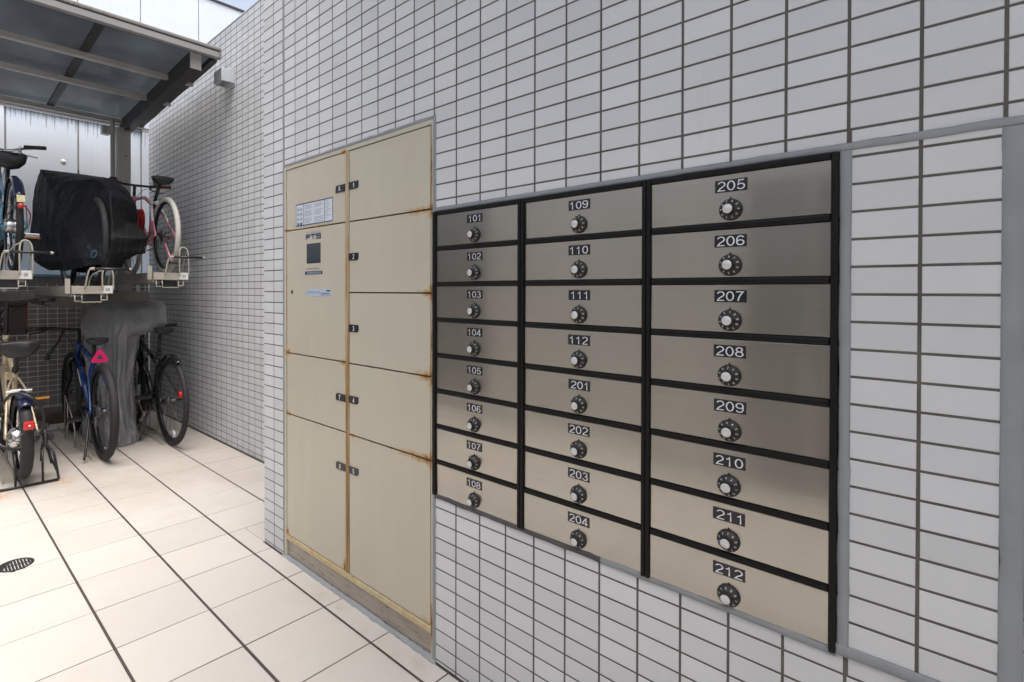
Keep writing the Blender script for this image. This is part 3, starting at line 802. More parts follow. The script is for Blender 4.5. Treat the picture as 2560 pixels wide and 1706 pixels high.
for i in range(9):
    x = .322+i*.0098
    bar(m, x, x+.0068, 1.2115, 1.2132, 1, -.0012); bar(m, x+.0042, x+.006, 1.2045, 1.2125, 1, -.0012)
m.lathe([(.0085, -.0012), (.0072, -.0012)], (.3105, 0, 1.209), 'y', 18, mi=1)
bar(m, .413, .4836, 1.1985, 1.1998, 1, -.0012); bar(m, .413, .4145, 1.1998, 1.2125, 1, -.0012); bar(m, .455, .4836, 1.2145, 1.2205, 1, -.0012)
bar(m, .418, .480, 1.2035, 1.2062, 1, -.0012); bar(m, .418, .460, 1.2085, 1.2105, 2, -.0012)
m.build('maker_label', [MT_BLUELBL, MT_NAVY, MT_GREYPRINT], ctrl)
m = MB(); m.lathe([(.0, -.0022), (.0078, -.0022), (.0092, -.001), (.0094, .001)], (.1745, 0, 1.212), 'y', 20); m.box(.1737, .1753, -.0028, -.0018, 1.206, 1.218, 0, 1)
m.build('keyhole', [MT_DALLOY, MT_BLKPL], ctrl)

# ------------------------------------------------------------------ letter boxes
lb = thing('letter_box_bank', 'bank of steel letter boxes numbered 101 to 212 in a black frame', 'letter box', (1.64, .02, .555))
CX = [(1.115, 1.448), (1.470, 1.811), (1.832, 2.1755)]; PC = [1.282, 1.643, 2.0018]
EDGE = [(1.0995, 1.1152, 1.4478, 1.4587), (1.4593, 1.4702, 1.8108, 1.8212), (1.8218, 1.8322, 2.1753, 2.1870)]
ZT = 1.4618; PIT = .1150; FH = .1002
zbot = ZT-7*PIT-FH
for c in range(3):
    a, b_, c_, d_ = EDGE[c]; m = MB()
    zl = zbot-.002 if c < 2 else zbot-.0035
    m.box(a, b_, -.010, .012, zbot-.004, 1.4746, .004)
    m.box(c_, d_, -.010, .012, zbot-.004 if c < 2 else zbot-.009, 1.4746, .004)
    m.box(b_+.0004, c_-.0004, -.0095, .012, ZT+.0004, 1.4744, .003)
    for r_ in range(7):
        z1 = ZT-r_*PIT-FH; m.box(b_+.0004, c_-.0004, -.0085, .012, z1-(PIT-FH)+.0006, z1-.0006, .0045)
    for r_ in range(1, 8):    # stacked units: a lip at every storey on the outer sides
        z1 = ZT-r_*PIT+.0025
        if c == 2: m.box(d_-.001, d_+.0022, -.0085, .0, z1, z1+.0030)
        if c == 0: m.box(a-.0018, a+.001, -.0085, .0, z1, z1+.0030)
    m.build('frame', MT_BLACKFRAME, lb)
MB().box(1.101, 2.186, .0125, .25, .5555, 1.4740).build('casing', MT_BLACKFRAME, lb)
NUM = [[str(101+i) for i in range(8)], ['109', '110', '111', '112', '201', '202', '203', '204'], [str(205+i) for i in range(8)]]
door_me = {}
def dial_mesh():
    m = MB()
    m.lathe([(.0225, 0), (.0226, -.0035), (.0205, -.0075), (.0125, -.0115), (.0108, -.0140), (.0105, -.0225), (.0098, -.0236)], (0, 0, 0), 'y', 32, mi=0)
    m.lathe([(.0096, -.0234), (.0092, -.0240), (.0, -.0242)], (0, 0, 0), 'y', 24, mi=1)
    for k in range(12):      # grip flutes
        a = k*math.pi/6; m.pipe([(math.cos(a)*.0108, -.015, math.sin(a)*.0108), (math.cos(a)*.0105, -.022, math.sin(a)*.0105)], .0011, 5, 0)
    for k in range(10):
        t = numeral_bm(str(k), .0032, .0048, 0, .13); a = -k*2*math.pi/10
        tilt = Matrix.Rotation(a, 4, 'Y') @ Matrix.Translation((0, -.0098, .0172)) @ Matrix.Rotation(R(-28), 4, 'X')
        m.merge(t, 2, tilt); t.free()
    bmesh.ops.recalc_face_normals(m.bm, faces=[f for f in m.bm.faces if f.material_index < 2])
    me = bpy.data.meshes.new('dial'); m.bm.to_mesh(me); m.bm.free()
    for q in (MT_DIAL, MT_CAP, MT_LETTER): me.materials.append(q)
    return me
DIAL = dial_mesh()
m = MB()
vv = [m.bm.verts.new(p) for p in ((-.0042, -.0012, .0205), (.0042, -.0012, .0205), (0, -.0012, .0275), (-.0042, .0, .0205), (.0042, .0, .0205), (0, .0, .0275))]
for q in ((0, 1, 2), (0, 3, 4, 1), (1, 4, 5, 2), (2, 5, 3, 0)): m._f([vv[i] for i in q])
bmesh.ops.recalc_face_normals(m.bm, faces=m.bm.faces[:])
POINTER = bpy.data.meshes.new('pointer'); m.bm.to_mesh(POINTER); m.bm.free(); POINTER.materials.append(MT_BLKPL)
rr = random.Random(31)
for c in range(3):
    x0, x1 = CX[c]; w = x1-x0
    m = MB(); m.box(-w/2+.0004, w/2-.0004, 0, .012, -FH/2+.0004, FH/2-.0004, .0009)
    bmesh.ops.recalc_face_normals(m.bm, faces=m.bm.faces[:])
    dm = bpy.data.meshes.new('door'); m.bm.to_mesh(dm); m.bm.free(); dm.materials.append(MT_STEEL)
    for r_ in range(8):
        zc = ZT-r_*PIT-FH/2
        pos = Vector(((x0+x1)/2, -.0035, zc)); num = NUM[c][r_]
        d = link('door', dm, lb, pos-wloc(lb), label='brushed steel letter box door numbered %s' % num)
        d.rotation_euler = (R(rr.gauss(0, .30)), 0, R(rr.gauss(0, .22)))
        px = PC[c]-(x0+x1)/2+rr.uniform(-.0006, .0006)
        pm = MB(); pm.box(-.0313, .0313, -.0009, .0001, -.0128, .0128, .0002, 0)
        t = numeral_bm(num, .0540, .0202, 0, .105); pm.merge(t, 1, Matrix.Translation((0, -.0012, 0))); t.free()
        pm.build('number_plate', [MT_PLATEBLK, MT_LETTER], d, False, (px, 0, FH/2-.0245), recalc=False)
        o = link('dial', DIAL, d, (px, 0, -FH/2+.0255)); o.rotation_euler = (0, rr.uniform(0, 2*math.pi), 0)
        link('pointer', POINTER, d, (px, -.0002, -FH/2+.0255))

# ------------------------------------------------------------------ surroundings the steel mirrors and that shade the wall
opp = thing('building', 'grey rendered building wall across the passage, behind the viewer', 'building', (1., -2.75, 0))
MB().box(-1.0, 4.6, -3.0, -2.75, 0, 2.25).build('wall', MT_OPP, opp)
for x in (-.99, .75):
    MB().box(x, x+(.76 if x < 0 else .2), -2.748, -2.70, 0, 2.24, .006).build('pilaster', MT_OPPT, opp)
for x in (1.25, 1.62, 2.05, 2.8):
    MB().box(x, x+.05, -2.748, -2.71, 0, 1.90, .004).build('door_post', MT_ALU, opp)
MB().box(1.25, 2.85, -2.748, -2.712, 1.902, 1.97, .004).build('door_head', MT_ALU, opp)
for x in (1.303, 1.673, 2.103): MB().box(x, x+.314, -2.747, -2.735, 0, 1.898).build('door_glass', MT_GLASS, opp)
side = thing('light_block_wall', 'unseen concrete wall added at the far left to cut side light under the shelter', 'wall', (-2.4, -3.4, 0))  # added out of view to block side light under the shelter roof
MB().box(-3.85, -1.02, -3.5, -3.35, 0, 2.2, .004).build('wall', MT_CONC, side)
over = thing('overhang', 'grey soffit of the upper storey above the letter boxes', 'overhang', (2.6, -1.2, 3.0))
MB().box(.85, 4.55, -1.05, .55, 3.203, 3.40).build('soffit', MT_SOFFIT, over)
east = thing('unseen_end_wall', 'plain unseen wall added behind the viewer to limit the light on the right', 'wall', (4.65, -1.2, 0))  # added out of view; its height limits the sky light from the right
MB().box(4.603, 4.9, -3.0, .55, 0, 2.6).build('panel', MT_OPP, east)

# ------------------------------------------------------------------ white panel wall, base wall, curb at the back
WF = 1.012                                   # how far beyond the racks the neighbour's wall stands, seen from the court
def wp(x, y, z): return (2.37+(x-2.37)*WF, -1.197+(y+1.197)*WF, 1.218+(z-1.218)*WF)
bw = thing('panel_wall', 'tall white panel wall with black drip stains behind the bicycle racks', 'wall', wp(-3.95, -.3, 0))
WX = wp(-3.95, 0, 0)[0]
def wy(y): return -1.197+(y+1.197)*WF
def wz(z): return 1.218+(z-1.218)*WF
SY = [-2.22, -1.675, -1.13, -.585, -.035, .515, 1.10, 1.69, 2.28]
for i in range(len(SY)-1):
    MB().box(WX-.12, WX, wy(SY[i])+.0075, wy(SY[i+1])-.0075, -.5, wz(2.888), .003).build('panel', MT_PANEL, bw)
    MB().box(WX-.12, WX-.003, wy(SY[i])+.005, wy(SY[i+1])-.005, wz(2.935), wz(4.55), .003).build('panel', MT_PANEL, bw)
MB().box(WX-.2, WX-.008, wy(SY[0]), wy(SY[-1]), -.5, wz(4.54)).build('backing', MT_SEAM, bw)
MB().box(WX-.05, WX+.02, wy(-.59), wy(.52), wz(2.888), wz(2.935), .003).build('ledge', MT_LEDGE, bw)
MB().box(WX-.05, WX+.022, wy(-.59), wy(.52), wz(2.884), wz(2.8895)).build('ledge_trim', MT_CHROME, bw)
MB().box(WX-.18, WX+.012, wy(SY[0]), wy(SY[-1]), wz(4.55), wz(4.575), .004).build('coping', MT_LEDGE, bw)
MB().box(WX-.05, WX+.004, wy(-.039), wy(-.031), wz(2.05), wz(2.40)).build('seam_stain', MT_CURB, bw)
MB().lathe([(.0, .004), (.022, .004), (.024, 0)], (WX, wy(-.155), wz(2.46)), 'x', 16).build('plugged_hole', MT_WHITEP, bw)
cb = thing('base_wall', 'low stained concrete wall below the white panels behind the racks', 'wall', (-3.9, -.9, 0))
MB().box(-4.1, -3.86, -2.75, .555, 0, 1.345, .004).build('wall', MT_CONC, cb)
MB().box(-3.98, -3.84, -2.75, .555, 1.3455, 1.368, .004).build('cap', MT_SKYBL, cb)
cu = thing('curb', 'low damp brown curb along the back edge of the floor tiles', 'curb', (-3.7, -.9, 0))
MB().box(-3.858, -3.645, -2.75, .553, -.1, .085, .012).build('block', MT_CURB, cu)

# ------------------------------------------------------------------ cycle shelter
sh = thing('cycle_shelter', 'bronze aluminium cycle shelter with a smoked panel roof on a square post', 'shelter', (-3.6, .26, 0))
def rz(x): return 2.992+.054*(x+1.76)        # underside of the roof sheets
RY0, RY1 = -3.2, .448
MB().box(-3.655, -3.545, .204, .317, 0, 2.79, .006).build('post', MT_ALU, sh)
MB().box(-3.655, -3.545, -1.60, -1.49, 0, 2.79, .006).build('post', MT_ALU, sh)
for yy in (.257, -1.585):
    m = MB(); vs_ = []
    for x, zb, zt in ((-3.70, 2.762, 2.886), (-1.80, 2.862, rz(-1.8)-.004)):
        vs_.append([m.bm.verts.new(p) for p in ((x, yy, zb), (x, yy+.078, zb), (x, yy+.078, zt), (x, yy, zt))])
    for k in range(4): m._f((vs_[0][k], vs_[0][(k+1) % 4], vs_[1][(k+1) % 4], vs_[1][k]))
    m._f(vs_[0]); m._f(vs_[1]); m.build('arm', MT_ALUD, sh)
    MB().box(-1.7996, -1.794, yy-.001, yy+.079, 2.861, 2.986, .002).build('arm_cap', MT_ALU, sh)
YR = [RY0, -.86, -.305, .448]
for x0, x1 in ((-3.62, -2.835), (-2.835, -2.285), (-2.285, -1.786)):
    for y0, y1 in ((-3.2, -1.6), (-1.59, -.915), (-.905, -.310), (-.300, .440)):
        m = MB(); t = .004
        a = [m.bm.verts.new(p) for p in ((x0+.001, y0, rz(x0)), (x1-.001, y0, rz(x1)), (x1-.001, y1, rz(x1)), (x0+.001, y1, rz(x0)))]
        b = [m.bm.verts.new(v.co+Vector((0, 0, t))) for v in a]
        m._f(a[::-1]); m._f(b)
        for k in range(4): m._f((a[k], a[(k+1) % 4], b[(k+1) % 4], b[k]))
        m.build('roof_panel', MT_POLY, sh)
def slope_bar(y0, y1, x0, x1, dz0, dz1, mat, name):
    m = MB(); s_ = []
    for x in (x0, x1): s_.append([m.bm.verts.new(p) for p in ((x, y0, rz(x)+dz0), (x, y1, rz(x)+dz0), (x, y1, rz(x)+dz1), (x, y0, rz(x)+dz1))])
    for k in range(4): m._f((s_[0][k], s_[0][(k+1) % 4], s_[1][(k+1) % 4], s_[1][k]))
    m._f(s_[0]); m._f(s_[1]); return m.build(name, mat, sh)
slope_bar(-.331, -.279, -3.66, -1.788, -.016, -.001, MT_ALUD, 'rafter'); slope_bar(-.936, -.884, -3.66, -1.788, -.016, -.001, MT_ALUD, 'rafter')
slope_bar(.405, .448, -3.66, -1.788, -.035, .012, MT_ALUD, 'rafter')
for x in (-2.275, -2.825):
    MB().box(x-.045, x, RY0, .452, rz(x)-.056, rz(x)-.0165, .003).build('purlin', MT_ALU, sh)
MB().box(-3.66, -3.605, RY0, .452, 2.842, 2.888, .003).build('purlin', MT_ALU, sh)
MB().box(-1.745, -1.700, RY0, .428, 2.959, 3.0005, .003).build('fascia', MT_FASC, sh)
MB().box(-1.742, -1.694, RY0, .446, 3.0085, 3.0345, .008).build('gutter_lip', MT_LIP, sh)
MB().box(-1.740, -1.706, RY0, .430, 3.0007, 3.0083).build('lip_gap', MT_BLKPL, sh)
MB().box(-1.785, -1.7455, RY0, .432, 2.972, rz(-1.76)-.002).build('gasket', MT_BLKPL, sh)
MB().box(-1.744, -1.698, .4285, .4475, 2.956, 3.004, .003).build('end_cap', MT_LIP, sh)
m = MB(); m.box(-3.745, -3.668, RY0, .40, 2.835, 2.885, .012); m.build('back_gutter', MT_ALU, sh)
m = MB(); m.box(-3.70, -3.62, .095, .160, 2.72, 2.80, .006); m.build('gutter_outlet', MT_ALU, sh)
m = MB(); m.pipe(bez([(-3.66, .135, 2.755), (-3.63, .150, 2.745), (-3.60, .172, 2.715), (-3.60, .174, 2.65), (-3.60, .174, .12)], 5), .0195, 12); m.build('downpipe', MT_ALU, sh)
for z in (2.30, 1.2): MB().box(-3.625, -3.575, .150, .206, z-.008, z+.008, .003).build('pipe_clip', MT_BLKPL, sh)
for z in (2.26, 2.52): MB().lathe([(0, .003), (.007, .003), (.009, 0)], (-3.545, .275, z), 'x', 10).build('bolt', MT_DALLOY, sh)

# wall lamp
wl = thing('wall_lamp', 'square silver wall lamp high on the set-back tiled wall', 'lamp', (-1.79, .52, 2.86))
MB().box(-1.875, -1.715, .528, .5555, 2.805, 2.918, .003).build('back_plate', MT_LAMPM, wl)
MB().box(-1.868, -1.722, .455, .5278, 2.808, 2.905, .004).build('housing', MT_LAMPM, wl)
MB().box(-1.855, -1.735, .468, .520, 2.8045, 2.8085).build('diffuser', MT_GLASS, wl)
MB().lathe([(.0, -.0015), (.005, -.0015), (.006, 0)], (-1.7145, .5415, 2.895), 'x', 10).build('screw', MT_CHROME, wl)

# ------------------------------------------------------------------ wire mesh fence
mf = thing('mesh_fence', 'white wire mesh fence standing behind the bicycles', 'fence', (-3.70, -.8, 0))
zz = .15
for i in range(41):
    y = -2.35+i*.0725
    if y > .5: break
    m = MB(); m.pipe([(-3.70, y, .145), (-3.70, y, 1.045), (-3.695, y, 1.10), (-3.70, y, 1.17), (-3.70, y, 1.275)], .0026, 5); m.build('wire', MT_WIRE, mf)
for z in [.152, .165, .255]+[.30+.047*i for i in range(16)]+[1.05, 1.18, 1.215, 1.25]:
    m = MB(); m.pipe([(-3.694, -2.40, z), (-3.694, .52, z)], .0030, 5); m.build('wire', MT_WIRE, mf)
for y in (-1.55, -.62, .42):
    MB().box(-3.735, -3.708, y-.014, y+.014, 0, 1.27, .003).build('post', MT_WIRE, mf)

# ------------------------------------------------------------------ two-tier cycle rack
rk = thing('cycle_rack', 'cream two-tier cycle rack with numbered pull-out trays 33, 34 and 35', 'rack', (-2.9, -.3, 0))
for y in (-1.25, -.06):
    MB().box(-3.53, -3.44, y-.04, y+.04, 0, 1.24, .004).build('column', MT_RACKG, rk)
MB().box(-3.49, -3.42, -2.2, .44, 1.075, 1.205, .006).build('back_beam', MT_RACKG, rk)
def tray(yc, z, num, h=.19):
    """tray whose number plate is centred on yc, plate top at z"""
    m = MB(); m.box(-3.45, -1.93, yc-.20, yc-.192, z-.075, z-.002, .002); m.box(-3.45, -1.93, yc-.008, yc, z-.075, z-.002, .002); m.box(-3.45, -1.93, yc-.192, yc-.008, z-.075, z-.070)
    t = m.build('tray', MT_RACKG, rk, label='pull-out tray numbered %s' % num)
    MB().box(-1.932, -1.912, yc-.20, yc+.035, z-.056, z-.003, .003).build('front_plate', MT_CREAM, t)
    m = MB(); m.box(-1.911, -1.906, yc-.0325, yc+.0325, z-.052, z, .001, 0)
    b = numeral_bm(num, .026, .021, 1, .15); m.merge(b, 1, Matrix.Translation((-1.9054, 0, z-.027)) @ Matrix.Translation((0, yc, 0)) @ Matrix.Rotation(R(90), 4, 'Z')); b.free()
    m.build('number_plate', [MT_WHITEP, MT_NAVY], t, recalc=False)
    # hoop the wheel leans in
    m = MB()
    m.pipe(bez([(-1.90, yc-.030, z-.03), (-1.905, yc-.030, z+h*.6), (-1.91, yc-.022, z+h*.92), (-1.912, yc, z+h), (-1.91, yc+.026, z+h*.90), (-1.905, yc+.034, z+h*.6), (-1.90, yc+.034, z-.03)], 5), .0052, 8)
    m.pipe(bez([(-1.912, yc-.02, z+h*.93), (-1.95, yc-.055, z+h*.78), (-2.03, yc-.075, z+h*.45), (-2.06, yc-.08, z-.03)], 5), .0045, 7)
    m.pipe(bez([(-1.912, yc+.028, z+h*.88), (-1.98, yc+.030, z+h*.6), (-2.06, yc+.034, z-.03)], 5), .0045, 7)
    m.build('hoop', MT_CREAM, t)
    hz = z+.112
    m = MB(); m.pipe([(-1.86, yc-.085, hz), (-1.86, yc+.118, hz+.003)], .0095, 10); m.build('grip', MT_BLKPL, t)
    m = MB(); m.pipe([(-1.86, yc+.118, hz+.003), (-1.86, yc+.136, hz+.003)], [.0115, .006], 10); m.build('end_cap', MT_CREAM, t)
    m = MB(); m.pipe([(-1.86, yc-.112, hz-.001), (-1.86, yc-.085, hz)], [.007, .0115], 10); m.build('end_cap', MT_CREAM, t)
    m = MB()
    m.pipe(bez([(-1.86, yc-.10, hz), (-1.875, yc-.115, hz-.02), (-1.905, yc-.130, z-.02)], 5), .0052, 8)
    m.build('handle', MT_CREAM, t)
    m = MB()      # catch frame below the plate
    m.pipe([(-1.92, yc-.185, z-.056), (-1.915, yc-.185, z-.105), (-1.915, yc-.145, z-.105)], .004, 6)
    m.pipe([(-1.92, yc-.145, z-.056), (-1.915, yc-.145, z-.112), (-1.915, yc-.035, z-.112), (-1.92, yc-.035, z-.056)], .004, 6)
    m.pipe([(-1.915, yc-.035, z-.098), (-1.915, yc, z-.098), (-1.92, yc, z-.056)], .004, 6)
    m.build('catch_frame', MT_CREAM, t)
    MB().box(-1.99, -1.925, yc-.14, yc-.04, z-.108, z-.060, .003).build('latch_box', MT_BLKPL, t)
    m = MB(); m.box(-1.96, -1.948, yc-.232, yc-.203, z-.055, z+.045, .002); m.build('side_plate', MT_CREAM, t)
tray(.2445, 1.352, '33'); tray(-.248, 1.250, '34', .115); tray(-.688, 1.342, '35')
for yc, xe in ((-.765, -1.99), (-.262, -2.125), (.222, -2.20), (-.02, -2.62)):
    m = MB(); m.box(-3.42, xe, yc-.036, yc-.0325, .0, .032, .001); m.box(-3.42, xe, yc+.0325, yc+.036, 0, .032, .001); m.box(-3.42, xe, yc-.0325, yc+.0325, .0, .0035)
    m.build('wheel_rail', MT_CREAM, rk)
    m = MB()
    for s_ in (-.055, .055):
        m.pipe([(-2.96, yc+s_, .0), (-2.96, yc+s_, .36), (-2.74, yc+s_*.9, .265-.03), (-2.62, yc+s_*.9, .15), (-2.62, yc+s_*.9, .0)], .0045, 6)
        m.pipe([(-2.85, yc+s_, .30), (-2.85, yc+s_, .005)], .004, 6)
    m.pipe([(-2.62, yc-.05, .02), (-2.62, yc+.05, .02)], .0045, 6)
    m.build('wheel_holder', MT_CREAM, rk)
MB().box(-3.36, -3.32, -2.2, .40, 0.002, .012, .001).build('floor_bar', MT_CREAM, rk)

# ------------------------------------------------------------------ bicycles
def wheel(root, x, rad, tw, tyre_m, rim_m, spoke_m=None, hubw=.05, steer=0.):
    """a wheel in the XZ plane of the bicycle, axle at (x,0,rad)"""
    m = MB(); prof = []
    for i in range(10):
        a = -math.pi/2+math.pi*2*i/9*.5+0
        prof.append((rad-tw*.55+math.cos(a)*tw*.55, math.sin(a)*tw*.5))
    prof = [(rad-tw*.95, -tw*.36)]+prof+[(rad-tw*.95, tw*.36)]
    m.lathe(prof, (x, 0, rad), 'y', 48); w = m.build('wheel', tyre_m, root, False, label=None) if False else m.build('wheel', tyre_m, root, False)
    m = MB(); r1 = rad-tw*.9
    m.lathe([(r1, -.010), (r1-.006, -.0125), (r1-.018, -.0085), (r1-.022, 0), (r1-.018, .0085), (r1-.006, .0125), (r1, .010)], (x, 0, rad), 'y', 48); m.build('rim', rim_m, w, False)
    m = MB(); ri = r1-.02
    for i in range(28):
        a = 2*math.pi*i/28; o = a+(.55 if (i//2) % 2 else -.55); s_ = 1 if i % 2 else -1
        m.pipe([(x+math.cos(o)*.022, s_*hubw*.5, rad+math.sin(o)*.022), (x+math.cos(a)*ri, 0, rad+math.sin(a)*ri)], .0011, 4, cap=False)
    m.build('spokes', spoke_m or MT_DALLOY, w, False, kind='stuff')
    m = MB(); m.lathe([(0, -hubw*.5-.012), (.006, -hubw*.5-.012), (.006, -hubw*.5-.002), (.026, -hubw*.5), (.026, -hubw*.5+.004), (.014, -hubw*.5+.008), (.014, hubw*.5-.008), (.026, hubw*.5-.004), (.026, hubw*.5), (.006, hubw*.5+.002), (.006, hubw*.5+.012), (0, hubw*.5+.012)], (x, 0, rad), 'y', 16); m.build('hub', MT_DALLOY, w, False)
    return w
def saddle(root, x, z, mat, L_=.26, W=.15, tail=.06):
    m = MB(); st = [(-.5, .62, .0), (-.47, .92, .004), (-.36, 1., .006), (-.2, .80, .0), (-.02, .42, -.006), (.2, .25, -.008), (.42, .19, -.006), (.5, .11, -.012)]
    rings = []
    for (t, w, dz) in st:
        ring = []
        for k in range(12):
            a = 2*math.pi*k/12; c, s_ = math.cos(a), math.sin(a)
            ring.append(m.bm.verts.new((x+t*L_, c*w*W/2, z+dz+(s_*.014 if s_ > 0 else s_*tail*(.55 if abs(c) < .9 else .3)*(w*.6+.2)))))
        rings.append(ring)
    m.smooth = True
    for i in range(len(rings)-1):
        for k in range(12): m._f((rings[i][k], rings[i][(k+1) % 12], rings[i+1][(k+1) % 12], rings[i+1][k]))
    m._f(rings[0][::-1]); m._f(rings[-1])
    return m.build('saddle', mat, root, False)
def pedal(par, x, y, z, side, orange=True):
    m = MB(); y0, y1 = sorted((y, y+side*.092))
    m.box(x-.045, x-.030, y0, y1, z-.011, z+.011, .003); m.box(x+.030, x+.045, y0, y1, z-.011, z+.011, .003); m.box(x-.03, x+.03, y0, y0+.010, z-.009, z+.009); m.box(x-.03, x+.03, y1-.010, y1, z-.009, z+.009); m.box(x-.008, x+.008, y0, y1, z-.006, z+.006)
    p = m.build('pedal', MT_BLKPL, par, False)
    return p
def fender(root, x, rad, r_out, w, a0, a1, mat):
    m = MB(); n = 26; rows = []
    for i in range(n+1):
        a = R(a0+(a1-a0)*i/n); row = []
        for k in range(7):
            u = -1+2*k/6; rr_ = r_out-(u*u)*w*.32
            row.append(m.bm.verts.new((x+math.cos(a)*rr_, u*w/2, rad+math.sin(a)*rr_)))
        rows.append(row)
    m.smooth = True
    for i in range(n):
        for k in range(6): m._f((rows[i][k], rows[i][k+1], rows[i+1][k+1], rows[i+1][k]))
    o = m.build('mudguard', mat, root, False)
    md = o.modifiers.new('thick', 'SOLIDIFY'); md.thickness = .002
    return o
def bicycle(label, contact, P, group='bicycles parked in the rack', yaw=180., lean=0.):
    b = thing('bicycle', label, 'bicycle', contact, R(yaw), group); b.rotation_euler.x = R(lean)
    Rr = P['R']; wb = P['wb']; tw = P['tw']; ty = P.get('tyre', MT_RUBBER); rim = P.get('rim', MT_DALLOY)
    w1 = wheel(b, 0, Rr, tw, ty, rim); wheel(b, wb, Rr, tw, ty, rim)
    ra = Vector((0, 0, Rr)); fa = Vector((wb, 0, Rr)); bb = Vector((P['bb'][0], 0, P['bb'][1])); sc = Vector((P['sc'][0], 0, P['sc'][1])); ht = Vector((P['ht'][0], 0, P['ht'][1])); hb = Vector((P['hb'][0], 0, P['hb'][1]))
    fr = P['frame']; fr2 = P.get('stay', fr); dt = P.get('dt', .019)
    m = MB(); m.pipe([bb, hb+(ht-hb)*.12], dt, 12); m.pipe(P.get('tt_path', [sc+(bb-sc)*.06, hb+(ht-hb)*.85]), P.get('tt', .015), 10); m.pipe([bb, sc], .0155, 10); m.pipe([hb, ht], .0195, 12)
    m.lathe([(.021, -.035), (.021, .035)], bb, 'y', 14)
    m.build('frame', fr, b, False)
    m = MB(); hw = .062+tw*.3
    for s_ in (-1, 1):
        m.pipe(bez([bb+Vector((-.02, s_*.03, 0)), bb+Vector((-.12, s_*(.03+tw*.35), 0)), ra+Vector((.0, s_*hw, 0))], 5), .0085, 8)
    m.build('chain_stay', fr2, b, False)
    m = MB(); top = sc+(bb-sc)*P.get('ssf', .10)
    for s_ in (-1, 1):
        m.pipe(bez([top+Vector((-.012, s_*.012, 0)), top+(ra-top)*.30+Vector((0, s_*(.022+tw*.42), .01)), ra+Vector((0, s_*hw, 0))], 6), .0075, 8)
    m.build('seat_stay', P.get('seatstay', fr2), b, False)
    fk = P.get('fork', fr); m = MB(); ax = (hb-ht).normalized()
    for s_ in (-1, 1):
        cr = hb+ax*.03+Vector((0, s_*(.028+tw*.5), 0))
        m.pipe(bez([hb+ax*.012, cr, cr+(fa-cr)*.5+Vector((0, s_*.004, 0)), fa+Vector((0, s_*.052, 0))], 6), P.get('fkr', .0125), 10)
    m.build('fork', fk, b, False)
    sd_ = (sc-bb).normalized(); st = Vector((P['sad'][0], 0, P['sad'][1]))
    m = MB(); m.pipe([sc-sd_*.05, st+Vector((0, 0, -.045))], .0135, 12); m.pipe([sc-sd_*.02, sc+sd_*.012], .0185, 12); m.pipe([st+Vector((-.06, .02, -.035)), st+Vector((.06, .02, -.035))], .0035, 6); m.pipe([st+Vector((-.06, -.02, -.035)), st+Vector((.06, -.02, -.035))], .0035, 6)
    m.build('seat_post', P.get('post', MT_BLKPL), b, False)
    saddle(b, st.x, st.z, P.get('sadm', MT_BLKPL), P.get('sadL', .27), P.get('sadW', .155), P.get('sadT', .06))
    # bars
    bh = Vector((P['bar'][0], 0, P['bar'][1])); bwid = P.get('bw', .30); sw = P.get('sweep', .05); rise = P.get('rise', .02)
    m = MB(); m.pipe([ht-ax*0, ht-ax*.03, bh+Vector((-.01, 0, 0))], .014, 10)
    m.pipe(bez([(bh.x-sw, -bwid, bh.z+rise), (bh.x-sw*.3, -bwid*.55, bh.z+rise), (bh.x, -.05, bh.z), (bh.x, .05, bh.z), (bh.x-sw*.3, bwid*.55, bh.z+rise), (bh.x-sw, bwid, bh.z+rise)], 5), .011, 10)
    hbz = m.build('handlebar', P.get('barm', MT_BLKPL), b, False)
    for s_ in (-1, 1):
        m = MB(); m.pipe([(bh.x-sw*.62, s_*(bwid-.12), bh.z+rise), (bh.x-sw, s_*(bwid+.004), bh.z+rise)], .0158, 10); m.build('grip', P.get('grip', MT_BLKPL), hbz, False)
        m = MB(); m.pipe([(bh.x-sw*.5, s_*(bwid-.145), bh.z+rise), (bh.x+.03, s_*(bwid-.13), bh.z+rise-.012)], .011, 8); m.pipe(bez([(bh.x+.035, s_*(bwid-.135), bh.z+rise-.015), (bh.x+.045, s_*(bwid-.09), bh.z+rise-.03), (bh.x+.012, s_*(bwid-.02), bh.z+rise-.045)], 4), .0055, 6); m.build('brake_lever', P.get('lever', MT_BLKPL), hbz, False)
    # brake hoses
    m = MB()
    for s_ in (-1, 1): m.pipe(bez([(bh.x+.03, s_*(bwid-.14), bh.z+rise-.01), (bh.x+.10, s_*.09, bh.z-.03), (bh.x+.075, s_*.03, bh.z-.13), (hb.x-.02, s_*.012, hb.z-.02)], 5), .0026, 5)
    m.build('cable', MT_BLKPL, b, False)
    # drive train
    m = MB(); cr_ = P.get('cr', .078)
    m.lathe([(cr_-.018, .038), (cr_, .038), (cr_, .042), (cr_-.018, .042), (cr_-.018, .038)], bb, 'y', 30)
    for k in range(5):
        a = k*2*math.pi/5; m.pipe([bb+Vector((0, .040, 0)), bb+Vector((math.cos(a)*(cr_-.012), .040, math.sin(a)*(cr_-.012)))], .005, 6)
    ca = R(P.get('crank', 20)); cl = P.get('cl', .165)
    for s_, aa in ((1, ca), (-1, ca+math.pi)):
        e = bb+Vector((math.cos(aa)*cl, s_*.072, math.sin(aa)*cl)); m.pipe([bb+Vector((0, s_*.052, 0)), e], [.012, .0085], 8)
    ck = m.build('crank', P.get('crankm', MT_BLKPL), b, False)
    for s_, aa in ((1, ca), (-1, ca+math.pi)):
        e = bb+Vector((math.cos(aa)*cl, s_*.082, math.sin(aa)*cl)); pd = pedal(ck, e.x, e.y, e.z, s_)
    m = MB(); ch = .036
